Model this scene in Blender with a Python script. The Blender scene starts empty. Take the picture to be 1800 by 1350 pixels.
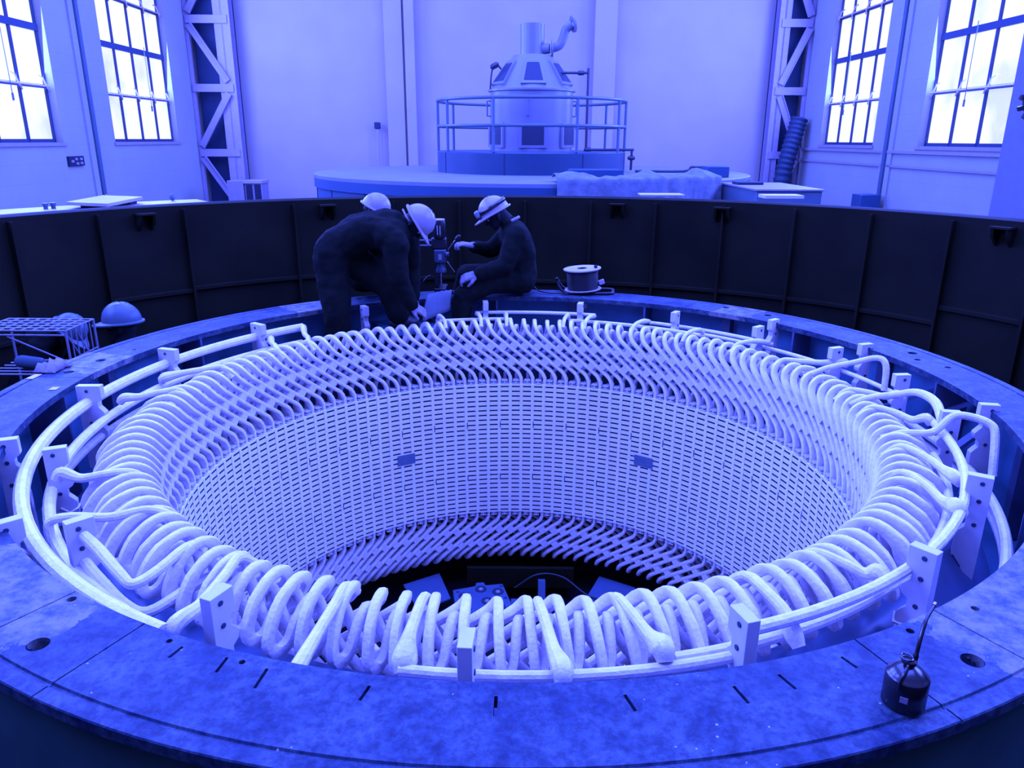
import bpy, bmesh, math, random
from mathutils import Vector, Matrix, Quaternion
PI = math.pi
R_ = math.radians
random.seed(7)
S = bpy.context.scene
COL = S.collection

# ------------------------------------------------------------------ camera
EYE = Vector((0, -4.107, 1.3267))
PITCH, YAW, ROLL = 0.31346, -0.00542, 0.00474
Fw = Vector((math.sin(YAW)*math.cos(PITCH), math.cos(YAW)*math.cos(PITCH), -math.sin(PITCH)))
Rt = Vector((math.cos(YAW), -math.sin(YAW), 0)); Up = Rt.cross(Fw)
Rt, Up = math.cos(ROLL)*Rt + math.sin(ROLL)*Up, -math.sin(ROLL)*Rt + math.cos(ROLL)*Up
cd = bpy.data.cameras.new('camera'); cam = bpy.data.objects.new('camera', cd); COL.objects.link(cam)
cd.sensor_width = 36; cd.lens = 36*1327.5/1800; cd.clip_start = 0.05; cd.clip_end = 100
M = Matrix((Rt, Up, -Fw)).transposed().to_4x4(); M.translation = EYE
cam.matrix_world = M
S.camera = cam

# ------------------------------------------------------------------ light and exposure
S.view_settings.view_transform = 'Standard'; S.view_settings.look = 'None'
S.view_settings.gamma = 1; S.view_settings.use_curve_mapping = False
S.view_settings.exposure = 0.0
BLUE = (0.066, 0.108, 1.0)          # the blue light that fills the hall
w = bpy.data.worlds.new('world'); S.world = w; w.use_nodes = True
w.node_tree.nodes['Background'].inputs[0].default_value = (*BLUE, 1)
w.node_tree.nodes['Background'].inputs[1].default_value = 2.0

# hall frame: u to the right, v away from the photographer, along the hall walls
SA, CA = math.sin(.0209), math.cos(.0209)
HM = Matrix(((CA, -SA, 0, 0), (SA, CA, 0, EYE.y), (0, 0, 1, 0), (0, 0, 0, 1)))
def H(u, v, z): return HM @ Vector((u, v, z))
WALLU, BACKV, CEILZ = 7.6, 20.4, 9.0

def area(name, loc, look, sx, sy, radiance):
    l = bpy.data.lights.new(name, 'AREA'); l.shape = 'RECTANGLE'; l.size = sx; l.size_y = sy
    l.color = BLUE; l.energy = radiance*PI*sx*sy
    o = bpy.data.objects.new(name, l); COL.objects.link(o)
    o.location = loc; o.rotation_euler = Vector(look).to_track_quat('-Z', 'Y').to_euler()
    return o
OVERFILL, WINLIGHT = 24.0, 66.0
area('overhead_fill', H(0, 8, CEILZ-.15), (0, 0, -1), 10, 20, OVERFILL)  # added overhead fill lamp, no roof opening is built for it
WIN = [(-1, 10.8, 13.9), (-1, 15.75, 18.85), (1, 16.1, 18.8), (1, 11.2, 14.35)]   # side, from v, to v
for sd, a, b in WIN + [(-1, 5.8, 8.9), (1, 6.2, 9.3), (-1, .9, 4.), (1, 1.3, 4.4)]:  # the extra bays are solid wall out of view, only lamps there
    q = HM.to_3x3() @ Vector((-sd, 0, -.12))
    area('window_daylight', H(sd*(WALLU-.06), (a+b)/2, 3.9), q, b-a, 5.2, WINLIGHT)

# ------------------------------------------------------------------ materials
def paint(g):
    """the hall's paints: dark ones blue-grey, pale ones a warm cream"""
    return (g*min(1.26, .55+8*max(0, g-.062)), g, g*(1.22-.60*g))
def mat(name, col, rough=.6, metal=0.0, spec=.3, vary=0.0, scale=8.0, bump=0.0, bscale=40.0, detail=4.0, emit=None):
    m = bpy.data.materials.new(name); m.use_nodes = True
    nt = m.node_tree; b = nt.nodes['Principled BSDF']
    if isinstance(col, (int, float)): col = paint(col)
    b.inputs['Base Color'].default_value = (*col, 1)
    b.inputs['Roughness'].default_value = rough; b.inputs['Metallic'].default_value = metal
    b.inputs['Specular IOR Level'].default_value = spec
    tc = nt.nodes.new('ShaderNodeTexCoord')
    if vary:
        n = nt.nodes.new('ShaderNodeTexNoise'); n.inputs['Scale'].default_value = scale; n.inputs['Detail'].default_value = detail
        nt.links.new(tc.outputs['Object'], n.inputs['Vector'])
        r = nt.nodes.new('ShaderNodeMapRange')
        r.inputs['From Min'].default_value = .3; r.inputs['From Max'].default_value = .7
        r.inputs['To Min'].default_value = 1-vary; r.inputs['To Max'].default_value = 1+vary
        nt.links.new(n.outputs['Fac'], r.inputs['Value'])
        x = nt.nodes.new('ShaderNodeVectorMath'); x.operation = 'SCALE'
        x.inputs[0].default_value = col; nt.links.new(r.outputs[0], x.inputs['Scale'])
        nt.links.new(x.outputs[0], b.inputs['Base Color'])
    if bump:
        n2 = nt.nodes.new('ShaderNodeTexNoise'); n2.inputs['Scale'].default_value = bscale; n2.inputs['Detail'].default_value = 3
        nt.links.new(tc.outputs['Object'], n2.inputs['Vector'])
        bp = nt.nodes.new('ShaderNodeBump'); bp.inputs['Strength'].default_value = bump; bp.inputs['Distance'].default_value = .01
        nt.links.new(n2.outputs['Fac'], bp.inputs['Height']); nt.links.new(bp.outputs[0], b.inputs['Normal'])
    if emit:
        b.inputs['Emission Color'].default_value = (*emit[:3], 1); b.inputs['Emission Strength'].default_value = emit[3]
    return m
M_coil = mat('varnished_coil_tape', (.64, .56, .56), .38, vary=.10, scale=25, bump=.35, bscale=70)
M_core = mat('painted_core_iron', (.74, .66, .50), .5, vary=.05, scale=6)
M_joint_shade = mat('joint_gap_and_slit_shade', (.02, .03, .05), .6)  # dark joints and holes, also the shade painted inside the core slits
M_tape = mat('masking_tape', (0.0821, 0.1159, 0.1448), .6, vary=.1, scale=30)
M_block = mat('insulating_board', (.48, .44, .44), .5, vary=.06, scale=20)
M_press = mat('grey_enamel', (.040, .070, .125), .4, vary=.15, scale=6)
M_frame = mat('frame_paint', (.045, .125, .19), .5, vary=.2, scale=4)
M_skinf = mat('shaded_frame_skin', (.030, .066, .056), .6, spec=.1, vary=.2, scale=4)  # darker frame colour that carries the shade on the outer side
M_rib = mat('frame_rib_paint', (.042, .060, .10), .5, vary=.1, scale=5)
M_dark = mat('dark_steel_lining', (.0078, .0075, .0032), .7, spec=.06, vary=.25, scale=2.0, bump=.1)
M_deck = mat('pale_deck_plate', 0.217, .5, vary=.1)
M_wall = mat('plaster_paint', (.263, .21, .165), .8, vary=.05, scale=1.3, bump=.15, bscale=30)
M_pier = mat('pier_paint', 0.116, .8, vary=.05)
M_truss = mat('truss_paint', 0.193, .6, vary=.06)
M_panel = mat('column_panel_dark', (.006, .020, .045), .6, vary=.08)
M_sash = mat('window_sash_paint', (0.0241, 0.0435, 0.0772), .5)
M_ceil = mat('ceiling_board', 0.145, .9)
M_floor = mat('hall_floor_paint', 0.106, .6, vary=.1)
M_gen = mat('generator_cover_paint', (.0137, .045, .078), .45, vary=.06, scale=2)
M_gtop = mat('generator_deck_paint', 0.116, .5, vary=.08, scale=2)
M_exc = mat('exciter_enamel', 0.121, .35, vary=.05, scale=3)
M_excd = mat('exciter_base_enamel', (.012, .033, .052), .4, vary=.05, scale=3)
M_mesh = mat('dark_screen', (0.0058, 0.0121, 0.0241), .6, bump=.5, bscale=150)
M_rail = mat('rail_paint', 0.077, .4)
M_pipe = mat('dark_pipe', (0.0193, 0.0217, 0.0290), .4)
M_cloth = mat('tarpaulin', (.095, .105, .115), .85, vary=.25, scale=9, bump=.6, bscale=25)
M_box = mat('crate_paint', 0.072, .6, vary=.08)
M_white = mat('white_board', 0.362, .6)
M_black = mat('black_enamel', (0.0058, 0.0062, 0.0077), .25, spec=.6)
M_rubber = mat('black_cable', (0.0048, 0.0053, 0.0062), .5)
M_steel = mat('bright_steel', 0.266, .25, metal=1.0)
M_zinc = mat('zinc_drum', 0.300, .4, vary=.15, scale=30)
M_wire = mat('galvanised_wire', 0.126, .4)
M_over = mat('navy_coverall', (.0050, .0062, .0042), .9, spec=.06, vary=.25, scale=12, bump=.9, bscale=14)
M_skin = mat('weathered_skin', (0.0121, 0.0145, 0.0145), .6, spec=.06)
M_boot = mat('boot_leather', (0.0072, 0.0072, 0.0082), .5)
M_glove = mat('work_glove', 0.145, .8, vary=.2, scale=60, bump=.4, bscale=120)
M_hat = mat('helmet_plastic', 0.193, .32, vary=.07, scale=20)
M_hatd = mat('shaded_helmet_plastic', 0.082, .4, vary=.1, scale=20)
M_drillb = mat('drill_housing', (.022, .034, .05), .35)
M_drilld = mat('drill_dark_body', (0.0058, 0.0062, 0.0077), .35)
M_sheet = mat('cardboard_sheet', (.075, .085, .10), .7, vary=.12, scale=10)
M_rag = mat('rag_cloth', 0.145, .9)
M_padd = mat('padded_cloth', 0.062, .85)
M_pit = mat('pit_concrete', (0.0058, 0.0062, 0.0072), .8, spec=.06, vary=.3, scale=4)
M_plate = mat('cover_plate_paint', 0.145, .5, vary=.05)
M_cover = mat('pit_cover_paint', (.052, .085, .14), .5, vary=.06)
M_duct = mat('flexible_duct', (.008, .021, .036), .6)
M_glass = mat('bright_window_glass', 0.241, .3, emit=(.83, .87, 1.0, 1.0))

def glass_dirt(m):
    nt = m.node_tree; b = nt.nodes['Principled BSDF']
    tc = nt.nodes.new('ShaderNodeTexCoord'); n = nt.nodes.new('ShaderNodeTexNoise')
    n.inputs['Scale'].default_value = .9; n.inputs['Detail'].default_value = 5
    nt.links.new(tc.outputs['Object'], n.inputs['Vector'])
    cr = nt.nodes.new('ShaderNodeValToRGB'); cr.color_ramp.elements[0].position = .33; cr.color_ramp.elements[1].position = .46
    cr.color_ramp.elements[0].color = (.55, .62, 1, 1); cr.color_ramp.elements[1].color = (.84, .875, 1, 1)
    nt.links.new(n.outputs['Fac'], cr.inputs['Fac']); nt.links.new(cr.outputs[0], b.inputs['Emission Color'])
glass_dirt(M_glass)

def brick_bump(m):
    nt = m.node_tree; b = nt.nodes['Principled BSDF']
    tc = nt.nodes.new('ShaderNodeTexCoord'); mp = nt.nodes.new('ShaderNodeMapping'); mp.inputs['Rotation'].default_value = (R_(90), 0, R_(90))
    br = nt.nodes.new('ShaderNodeTexBrick'); br.inputs['Scale'].default_value = 1.0
    br.inputs['Brick Width'].default_value = .9; br.inputs['Row Height'].default_value = .3; br.inputs['Mortar Size'].default_value = .008
    br.inputs['Color1'].default_value = br.inputs['Color2'].default_value = (1, 1, 1, 1); br.inputs['Mortar'].default_value = (.8, .8, .8, 1)
    sw = nt.nodes.new('ShaderNodeSeparateXYZ'); cb = nt.nodes.new('ShaderNodeCombineXYZ')
    nt.links.new(tc.outputs['Object'], sw.inputs[0]); nt.links.new(sw.outputs['Y'], cb.inputs['X']); nt.links.new(sw.outputs['Z'], cb.inputs['Y'])
    nt.links.new(cb.outputs[0], br.inputs['Vector'])
    x = nt.nodes.new('ShaderNodeMix'); x.data_type = 'RGBA'; x.blend_type = 'MULTIPLY'; x.inputs['Factor'].default_value = .35
    old = b.inputs['Base Color'].links[0].from_socket
    nt.links.new(old, x.inputs['A']); nt.links.new(br.outputs['Color'], x.inputs['B']); nt.links.new(x.outputs['Result'], b.inputs['Base Color'])
M_side = mat('painted_block_wall', (.262, .255, .20), .8, vary=.05, scale=1.3, bump=.15, bscale=30); brick_bump(M_side)

def flange_material():
    m = bpy.data.materials.new('worn_flange_steel'); m.use_nodes = True
    nt = m.node_tree; N = nt.nodes.new; L = nt.links.new; b = nt.nodes['Principled BSDF']
    b.inputs['Roughness'].default_value = .55; b.inputs['Specular IOR Level'].default_value = .15
    tc = N('ShaderNodeTexCoord'); ob = tc.outputs['Object']
    def noise(scale, detail=5, rough=.6):
        n = N('ShaderNodeTexNoise'); n.inputs['Scale'].default_value = scale; n.inputs['Detail'].default_value = detail
        n.inputs['Roughness'].default_value = rough; L(ob, n.inputs['Vector']); return n.outputs['Fac']
    def ramp(f, p0, p1, c0, c1):
        r = N('ShaderNodeValToRGB'); r.color_ramp.elements[0].position = p0; r.color_ramp.elements[1].position = p1
        r.color_ramp.elements[0].color = (*c0, 1); r.color_ramp.elements[1].color = (*c1, 1); L(f, r.inputs['Fac']); return r.outputs['Color']
    def mix(f, a, c):
        x = N('ShaderNodeMix'); x.data_type = 'RGBA'; L(f, x.inputs['Factor'])
        for s, v in ((x.inputs['A'], a), (x.inputs['B'], c)):
            if isinstance(v, tuple): s.default_value = (*v, 1)
            else: L(v, s)
        return x.outputs['Result']
    def math_(op, a, c=None):
        x = N('ShaderNodeMath'); x.operation = op
        for s, v in ((x.inputs[0], a), (x.inputs[1], c)):
            if v is None: continue
            if isinstance(v, (int, float)): s.default_value = v
            else: L(v, s)
        return x.outputs[0]
    base = ramp(noise(6, 9, .70), .38, .64, (.005, .015, .036), (.035, .055, .070))
    fine = ramp(noise(34, 8, .75), .40, .60, (.42, .48, .62), (1.6, 1.48, 1.3))
    mm = N('ShaderNodeMix'); mm.data_type = 'RGBA'; mm.blend_type = 'MULTIPLY'; mm.inputs['Factor'].default_value = 1
    L(base, mm.inputs['A']); L(fine, mm.inputs['B']); col = mm.outputs['Result']
    # worn pale joint plates: sectors around given azimuths with ragged edges
    sp = N('ShaderNodeSeparateXYZ'); L(ob, sp.inputs[0])
    az = math_('ARCTAN2', sp.outputs['Y'], sp.outputs['X'])
    rag = math_('MULTIPLY', math_('SUBTRACT', noise(9, 4), .5), .10)
    for a0, a1 in ((-133, -119.5), (-62.3, -44), (168, 176.5), (127, 134), (44, 51)):
        c, h = R_((a0+a1)/2), R_((a1-a0)/2)
        d = math_('ADD', math_('ABSOLUTE', math_('SUBTRACT', az, c)), rag)
        inside = math_('LESS_THAN', d, h)
        worn = ramp(noise(13, 8, .72), .38, .60, (.018, .036, .058), (.15, .14, .12))
        col = mix(inside, col, worn)
    # small pale paint flakes and dark oil spots
    v = N('ShaderNodeTexVoronoi'); v.inputs['Scale'].default_value = 26; v.inputs['Randomness'].default_value = 1; L(ob, v.inputs['Vector'])
    fl = math_('MULTIPLY', math_('LESS_THAN', math_('ADD', v.outputs['Distance'], math_('MULTIPLY', noise(60, 2), .16)), .15), math_('GREATER_THAN', noise(3, 2), .54))
    col = mix(fl, col, (.26, .24, .2))
    oil = ramp(noise(2.3, 3), .60, .72, (0, 0, 0), (1, 1, 1))
    o2 = math_('MULTIPLY', oil, .45)
    col = mix(o2, col, (.008, .024, .045))
    L(col, b.inputs['Base Color'])
    bp = N('ShaderNodeBump'); bp.inputs['Strength'].default_value = .25; bp.inputs['Distance'].default_value = .004
    L(noise(45, 5), bp.inputs['Height']); L(bp.outputs[0], b.inputs['Normal'])
    return m
M_flange = flange_material()

# ------------------------------------------------------------------ mesh tools
class MB:
    def __init__(s): s.v = []; s.f = []; s.mi = []
    def add(s, vs, fs, mi=0):
        o = len(s.v); s.v += [Vector(p) for p in vs]
        s.f += [tuple(i+o for i in f) for f in fs]; s.mi += [mi]*len(fs); return s
    def box(s, lo, hi, mat4=None, mi=0):
        x0, y0, z0 = lo; x1, y1, z1 = hi
        vs = [Vector(p) for p in ((x0,y0,z0),(x1,y0,z0),(x1,y1,z0),(x0,y1,z0),(x0,y0,z1),(x1,y0,z1),(x1,y1,z1),(x0,y1,z1))]
        if mat4: vs = [mat4 @ p for p in vs]
        return s.add(vs, [(0,3,2,1),(4,5,6,7),(0,1,5,4),(1,2,6,5),(2,3,7,6),(3,0,4,7)], mi)
    def rings(s, rings, closed=False, caps=True, mi=0):
        n = len(rings[0]); vs = [p for r in rings for p in r]; m = len(rings); fs = []
        for i in range(m if closed else m-1):
            a, b = i*n, ((i+1) % m)*n
            for k in range(n): fs.append((a+k, a+(k+1) % n, b+(k+1) % n, b+k))
        if caps and not closed: fs += [tuple(range(n))[::-1], tuple((m-1)*n+k for k in range(n))]
        return s.add(vs, fs, mi)
    def tube(s, pts, r, n=8, closed=False, mi=0, caps=True):
        pts = [Vector(p) for p in pts]; m = len(pts); rr = r if isinstance(r, (list, tuple)) else [r]*m
        rings = []; ref = None
        for i in range(m):
            a = pts[(i-1) % m] if (closed or i) else pts[i]; b = pts[(i+1) % m] if (closed or i < m-1) else pts[i]
            t = (b-a).normalized()
            if ref is None:
                ref = Vector((0, 0, 1)) if abs(t.z) < .9 else Vector((1, 0, 0))
            x = (ref - t*ref.dot(t)).normalized(); y = t.cross(x); ref = x
            rings.append([pts[i] + (x*math.cos(2*PI*k/n) + y*math.sin(2*PI*k/n))*rr[i] for k in range(n)])
        return s.rings(rings, closed, caps, mi)
    def lathe(s, prof, n=64, a0=0, a1=2*PI, c=(0, 0, 0), closedp=False, mi=0):
        full = abs(a1-a0-2*PI) < 1e-6; m = n if full else n+1; c = Vector(c); k = len(prof)
        vs = [c + Vector((r*math.cos(a0+(a1-a0)*i/n), r*math.sin(a0+(a1-a0)*i/n), z)) for i in range(m) for r, z in prof]
        fs = []
        for i in range(n):
            a, b = i*k, ((i+1) % m)*k
            for j in range(k if closedp else k-1):
                j2 = (j+1) % k; fs.append((a+j, b+j, b+j2, a+j2))
        if not full and closedp: fs += [tuple(range(k)), tuple((m-1)*k+j for j in range(k))[::-1]]
        return s.add(vs, fs, mi)
    def capsule(s, a, b, ra, rb, n=10):
        a, b = Vector(a), Vector(b); t = (b-a); L = t.length; t = t.normalized() if L > 1e-6 else Vector((0, 0, 1))
        pts = [a - t*ra*math.cos(q) for q in (R_(12), R_(50))] ; rs = [ra*math.sin(R_(12)), ra*math.sin(R_(50))]
        pts += [a, b]; rs += [ra, rb]
        pts += [b + t*rb*math.cos(q) for q in (R_(50), R_(12))]; rs += [rb*math.sin(R_(50)), rb*math.sin(R_(12))]
        return s.tube(pts, rs, n)
    def prism(s, poly, h0, h1, mat4=None, mi=0):
        n = len(poly); vs = [Vector((x, y, h0)) for x, y in poly] + [Vector((x, y, h1)) for x, y in poly]
        if mat4: vs = [mat4 @ p for p in vs]
        return s.add(vs, [tuple(range(n))[::-1], tuple(range(n, 2*n))] + [(i, (i+1) % n, n+(i+1) % n, n+i) for i in range(n)], mi)
    def mesh(s, name, mats, smooth=35):
        me = bpy.data.meshes.new(name); me.from_pydata([tuple(p) for p in s.v], [], s.f)
        for m in (mats if isinstance(mats, (list, tuple)) else [mats]): me.materials.append(m)
        if any(s.mi): me.polygons.foreach_set('material_index', s.mi)
        bm = bmesh.new(); bm.from_mesh(me); bmesh.ops.recalc_face_normals(bm, faces=bm.faces); bm.to_mesh(me); bm.free()
        if smooth:
            me.shade_smooth(); me.set_sharp_from_angle(angle=R_(smooth))
        return me
    def obj(s, name, mats, parent=None, smooth=35, bevel=0):
        o = bpy.data.objects.new(name, s.mesh(name, mats, smooth)); COL.objects.link(o); o.parent = parent
        if bevel:
            b = o.modifiers.new('bevel', 'BEVEL'); b.width = bevel; b.segments = 2; b.limit_method = 'ANGLE'; b.harden_normals = False
        return o
    def xf(s, m4):
        s.v = [m4 @ p for p in s.v]; return s

def empty(name, loc=(0, 0, 0)):
    o = bpy.data.objects.new(name, None); COL.objects.link(o); o.location = loc; o.empty_display_size = .1; return o
def tag(o, label=None, cat=None, group=None, kind=None):
    for k, v in (('label', label), ('category', cat), ('group', group), ('kind', kind)):
        if v: o[k] = v
    return o
def pol(r, az, z): return Vector((r*math.cos(R_(az)), r*math.sin(R_(az)), z))
def polm(r, az, z): return Matrix.Translation(pol(r, az, z)) @ Matrix.Rotation(R_(az), 4, 'Z')   # x outward, y along increasing azimuth
def smooth_path(pts, k=4):
    pts = [Vector(p) for p in pts]; out = []
    for i in range(len(pts)-1):
        p0 = pts[i-1] if i else pts[0]*2-pts[1]; p1, p2 = pts[i], pts[i+1]; p3 = pts[i+2] if i+2 < len(pts) else pts[-1]*2-pts[-2]
        for j in range(k):
            t = j/k
            out.append(.5*((2*p1) + (p2-p0)*t + (2*p0-5*p1+4*p2-p3)*t*t + (3*p1-p0-3*p2+p3)*t**3))
    return out + [pts[-1]]
def remesh(mb, name, mats, voxel, parent=None, smooth=5, noise=0):
    o = mb.obj(name, mats, parent, smooth=0)
    r = o.modifiers.new('r', 'REMESH'); r.mode = 'VOXEL'; r.voxel_size = voxel; r.use_smooth_shade = True
    if smooth:
        sm = o.modifiers.new('s', 'SMOOTH'); sm.iterations = smooth; sm.factor = .5
    if noise:
        t = bpy.data.textures.get('cloth_folds')
        if not t:
            t = bpy.data.textures.new('cloth_folds', 'CLOUDS'); t.noise_scale = .085; t.noise_depth = 1; t.noise_type = 'SOFT_NOISE'
        d = o.modifiers.new('d', 'DISPLACE'); d.texture = t; d.strength = noise; d.mid_level = .5; d.texture_coords = 'LOCAL'
    dg = bpy.context.evaluated_depsgraph_get()
    me = bpy.data.meshes.new_from_object(o.evaluated_get(dg)); old = o.data
    o.modifiers.clear(); o.data = me; me.shade_smooth()
    if not me.materials:
        for m in (mats if isinstance(mats, (list, tuple)) else [mats]): me.materials.append(m)
    bpy.data.meshes.remove(old)
    return o

# ================================================================== THE HALL
FZ = -.25                                                           # level of the hall floor
def hall(mb): return mb.xf(HM)
def structure(name, mb, m, label=None, smooth=35):
    o = mb.obj(name, m, None, smooth); o['kind'] = 'structure'
    if label: o['label'] = label
    return o
def hallbox(name, lo, hi, m): return structure(name, hall(MB().box(lo, hi)), m)
ZS = [1.24, 2.14, 3.06, 3.96, 4.9, 5.8, 6.6]        # sash rows
def side_wall(sd, name, wins):
    """block wall with real openings: piers between the windows, a band under and a band above them"""
    mb = MB(); x0, x1 = sorted((sd*WALLU, sd*(WALLU+.35)))
    vs = sorted(wins); cur = -1.5
    for a, b in vs:
        mb.box((x0, cur, 1.24), (x1, a, 6.6)); cur = b
    mb.box((x0, cur, 1.24), (x1, BACKV+.3, 6.6))
    mb.box((x0, -1.5, FZ), (x1, BACKV+.3, 1.24)); mb.box((x0, -1.5, 6.6), (x1, BACKV+.3, CEILZ))
    return structure(name, hall(mb), M_side)
side_wall(-1, 'wall_left', [(a, b) for s, a, b in WIN if s < 0])
side_wall(1, 'wall_right', [(a, b) for s, a, b in WIN if s > 0])
hallbox('wall_back', (-WALLU-.35, BACKV, FZ), (WALLU+.35, BACKV+.3, CEILZ), M_wall)
hallbox('wall_front', (-WALLU-.35, -1.8, FZ), (WALLU+.35, -1.5, CEILZ), M_wall)
hallbox('ceiling', (-WALLU-.35, -1.8, CEILZ), (WALLU+.35, BACKV+.3, CEILZ+.2), M_ceil)
# floor with the round machine pit cut out of it
fb = MB(); n = 96; ro = 4.80
for i in range(n):
    a, b = 2*PI*i/n, 2*PI*(i+1)/n
    def edge(t):
        c, s_ = math.cos(t), math.sin(t); k = min(9.0/max(abs(c), 1e-9), (20. if s_ > 0 else 6.)/max(abs(s_), 1e-9)); return (k*c, k*s_, FZ)
    fb.add([(ro*math.cos(a), ro*math.sin(a), FZ), (ro*math.cos(b), ro*math.sin(b), FZ), edge(b), edge(a)], [(0, 1, 2, 3)])
structure('floor', fb, M_floor)

def window(idx, sd, v0, v1):
    fr = MB(); x = sd*(WALLU+.16); t = .035
    cols = [v0 + (v1-v0)*k/4 for k in range(5)]
    for k, v in enumerate(cols):
        ww = .05 if k in (0, 4) else .028
        fr.box((x-t, v-ww, ZS[0]), (x+t, v+ww, ZS[-1]))
    for k, z in enumerate(ZS):
        hh = .055 if k in (0, 2, 4, 6) else .03
        fr.box((x-t*(1.3 if k == 2 else 1), v0, z-hh), (x+t*(1.3 if k == 2 else 1), v1, z+hh))
    f = hall(fr).obj('window_%d' % idx, M_sash); f['kind'] = 'structure'
    gl = hall(MB().box((x-.004, v0, ZS[0]), (x+.004, v1, ZS[-1]))).obj('window_glass', M_glass, f)
    sl = hall(MB().box((sd*(WALLU-.03), v0-.06, ZS[0]-.06), (sd*(WALLU+.30), v1+.06, ZS[0]))).obj('sill', M_truss, f)
    # opening rod with its lever arms at the first sash bar
    for row in (1, 3):
        lv = MB(); xr = sd*(WALLU+.05)
        lv.tube([(xr, v0+.05, ZS[row]), (xr, v1-.05, ZS[row])], .014, 6)
        for k in range(4):
            vv = v0 + (v1-v0)*(k+.85)/4
            lv.tube([(xr, vv, ZS[row]-.03), (xr+sd*.03, vv-.05, ZS[row]+.13), (xr+sd*.07, vv-.10, ZS[row]+.17)], .016, 6)
            lv.tube([(xr, vv, ZS[row]+.01), (xr+sd*.06, vv+.14, ZS[row]-.08)], .013, 6)
        hall(lv).obj('opening_gear', M_white, f)
    cdn = MB(); xr = sd*(WALLU+.03); vv = v0+(v1-v0)*.62
    cdn.tube([(xr, vv, ZS[2]+.1), (xr, vv+.01, ZS[1]-.18)], .007, 5); cdn.tube([(xr, vv+.01, ZS[1]-.16), (xr, vv+.01, ZS[1]-.27)], .018, 6)
    hall(cdn).obj('pull_cord', M_rail, f)
    return f
for i, (sd, a, b) in enumerate(WIN): window(i+1, sd, a, b)

# pilasters with a cable pipe between the windows on both side walls
for k, (sd, v) in enumerate(((-1, 14.9), (1, 15.4))):
    x0, x1 = sorted((sd*WALLU, sd*(WALLU-.04)))
    mb = MB().box((x0, v-.22, FZ), (x1, v-.05, CEILZ)).box((x0, v+.05, FZ), (x1, v+.2, CEILZ))
    structure('trim_%d' % (k+1), hall(mb), M_side)
    tag(hall(MB().tube([(sd*(WALLU-.06), v, .3), (sd*(WALLU-.06), v, CEILZ-.05)], .045, 10)).obj('conduit_pipe', M_rail),
        'thin vertical blue conduit between the two windows of the %s' % ('wall with the switch panel' if sd < 0 else 'wall behind the grey crate'), 'pipe')
hallbox('trim_3', (WALLU-.05, 11.0, 1.10), (WALLU, BACKV-.5, 1.15), M_truss)
hallbox('trim_4', (WALLU-.04, 11.0, .84), (WALLU, BACKV-.5, .88), M_truss)
# pier at the right edge, back wall pilasters
hallbox('trim_5', (7.02, 9.6, FZ), (WALLU, 11.0, CEILZ), M_pier)
mb = MB().box((-2.86, BACKV-.16, FZ), (-2.42, BACKV, CEILZ)).box((-2.36, BACKV-.22, FZ), (-2.12, BACKV, CEILZ)).box((-2.42, BACKV-.05, FZ), (-2.36, BACKV, CEILZ))
structure('trim_6', hall(mb), M_wall)
structure('trim_7', hall(MB().box((2.30, BACKV-.22, FZ), (2.84, BACKV, CEILZ))), M_wall)

def lattice(sd, name, label):
    root = empty(name, H(sd*7.2, BACKV-.3, 0)); inv = Matrix.Translation(root.location).inverted()
    def part(nm, mb, m): return hall(mb).xf(inv).obj(nm, m, root)
    v0, v1 = BACKV-.42, BACKV-.10
    a, b = (6.50, 6.88) if sd < 0 else (6.74, 7.02)
    post = MB()
    for v in (v0, v1-.06): post.box((min(sd*a, sd*b), v, FZ), (max(sd*a, sd*b), v+.03, CEILZ))
    post.box((sd*(a+b)/2-.02, v0, FZ), (sd*(a+b)/2+.02, v1, CEILZ)); part('post', post, M_truss)
    o = MB(); o.box((min(sd*7.50, sd*7.59), v0, FZ), (max(sd*7.50, sd*7.59), v0+.05, CEILZ)); part('post', o, M_truss)
    part('dark_panel', MB().box((min(sd*a, sd*7.52), v1, FZ), (max(sd*a, sd*7.52), v1+.06, CEILZ)), M_panel)  # flat dark panel across the back of the column
    zs = [.97, 2.49, 4.03, 5.55, 7.1]
    for z in zs: part('batten', MB().box((min(sd*(a+.06), sd*7.55), v0-.03, z-.09), (max(sd*(a+.06), sd*7.55), v0, z+.09)), M_truss)
    prev = -.55
    for k, z in enumerate(zs):
        z0, z1 = (prev+.15, z-.12)
        p, q = (sd*(a+.18), sd*7.48)
        if k % 2 == 0: p, q = p, q
        ends = ((q, z1), (p, z0)) if k % 2 == 0 else ((p, z1), (q, z0))
        d = Vector((ends[1][0]-ends[0][0], 0, ends[1][1]-ends[0][1])); ang = math.atan2(d.z, d.x)
        m4 = Matrix.Translation((ends[0][0], v0-.05, ends[0][1])) @ Matrix.Rotation(-ang, 4, 'Y')
        part('diagonal_brace', MB().box((0, 0, -.08), (d.length, .03, .08), m4).box((0, -.04, .06), (d.length, 0, .08), m4), M_truss)
        prev = z
    return tag(root, label, 'column')
lattice(-1, 'lattice_column', 'riveted steel lattice column in the back corner beside the ventilated cabinet')
lattice(1, 'lattice_column', 'riveted steel lattice column in the back corner with a flexible duct leaning on it')

def thing_hall(name, label, cat, u, v, z, group=None):
    r = empty(name, H(u, v, z)); r.rotation_euler = (0, 0, math.atan2(SA, CA)); return tag(r, label, cat, group)

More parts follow.
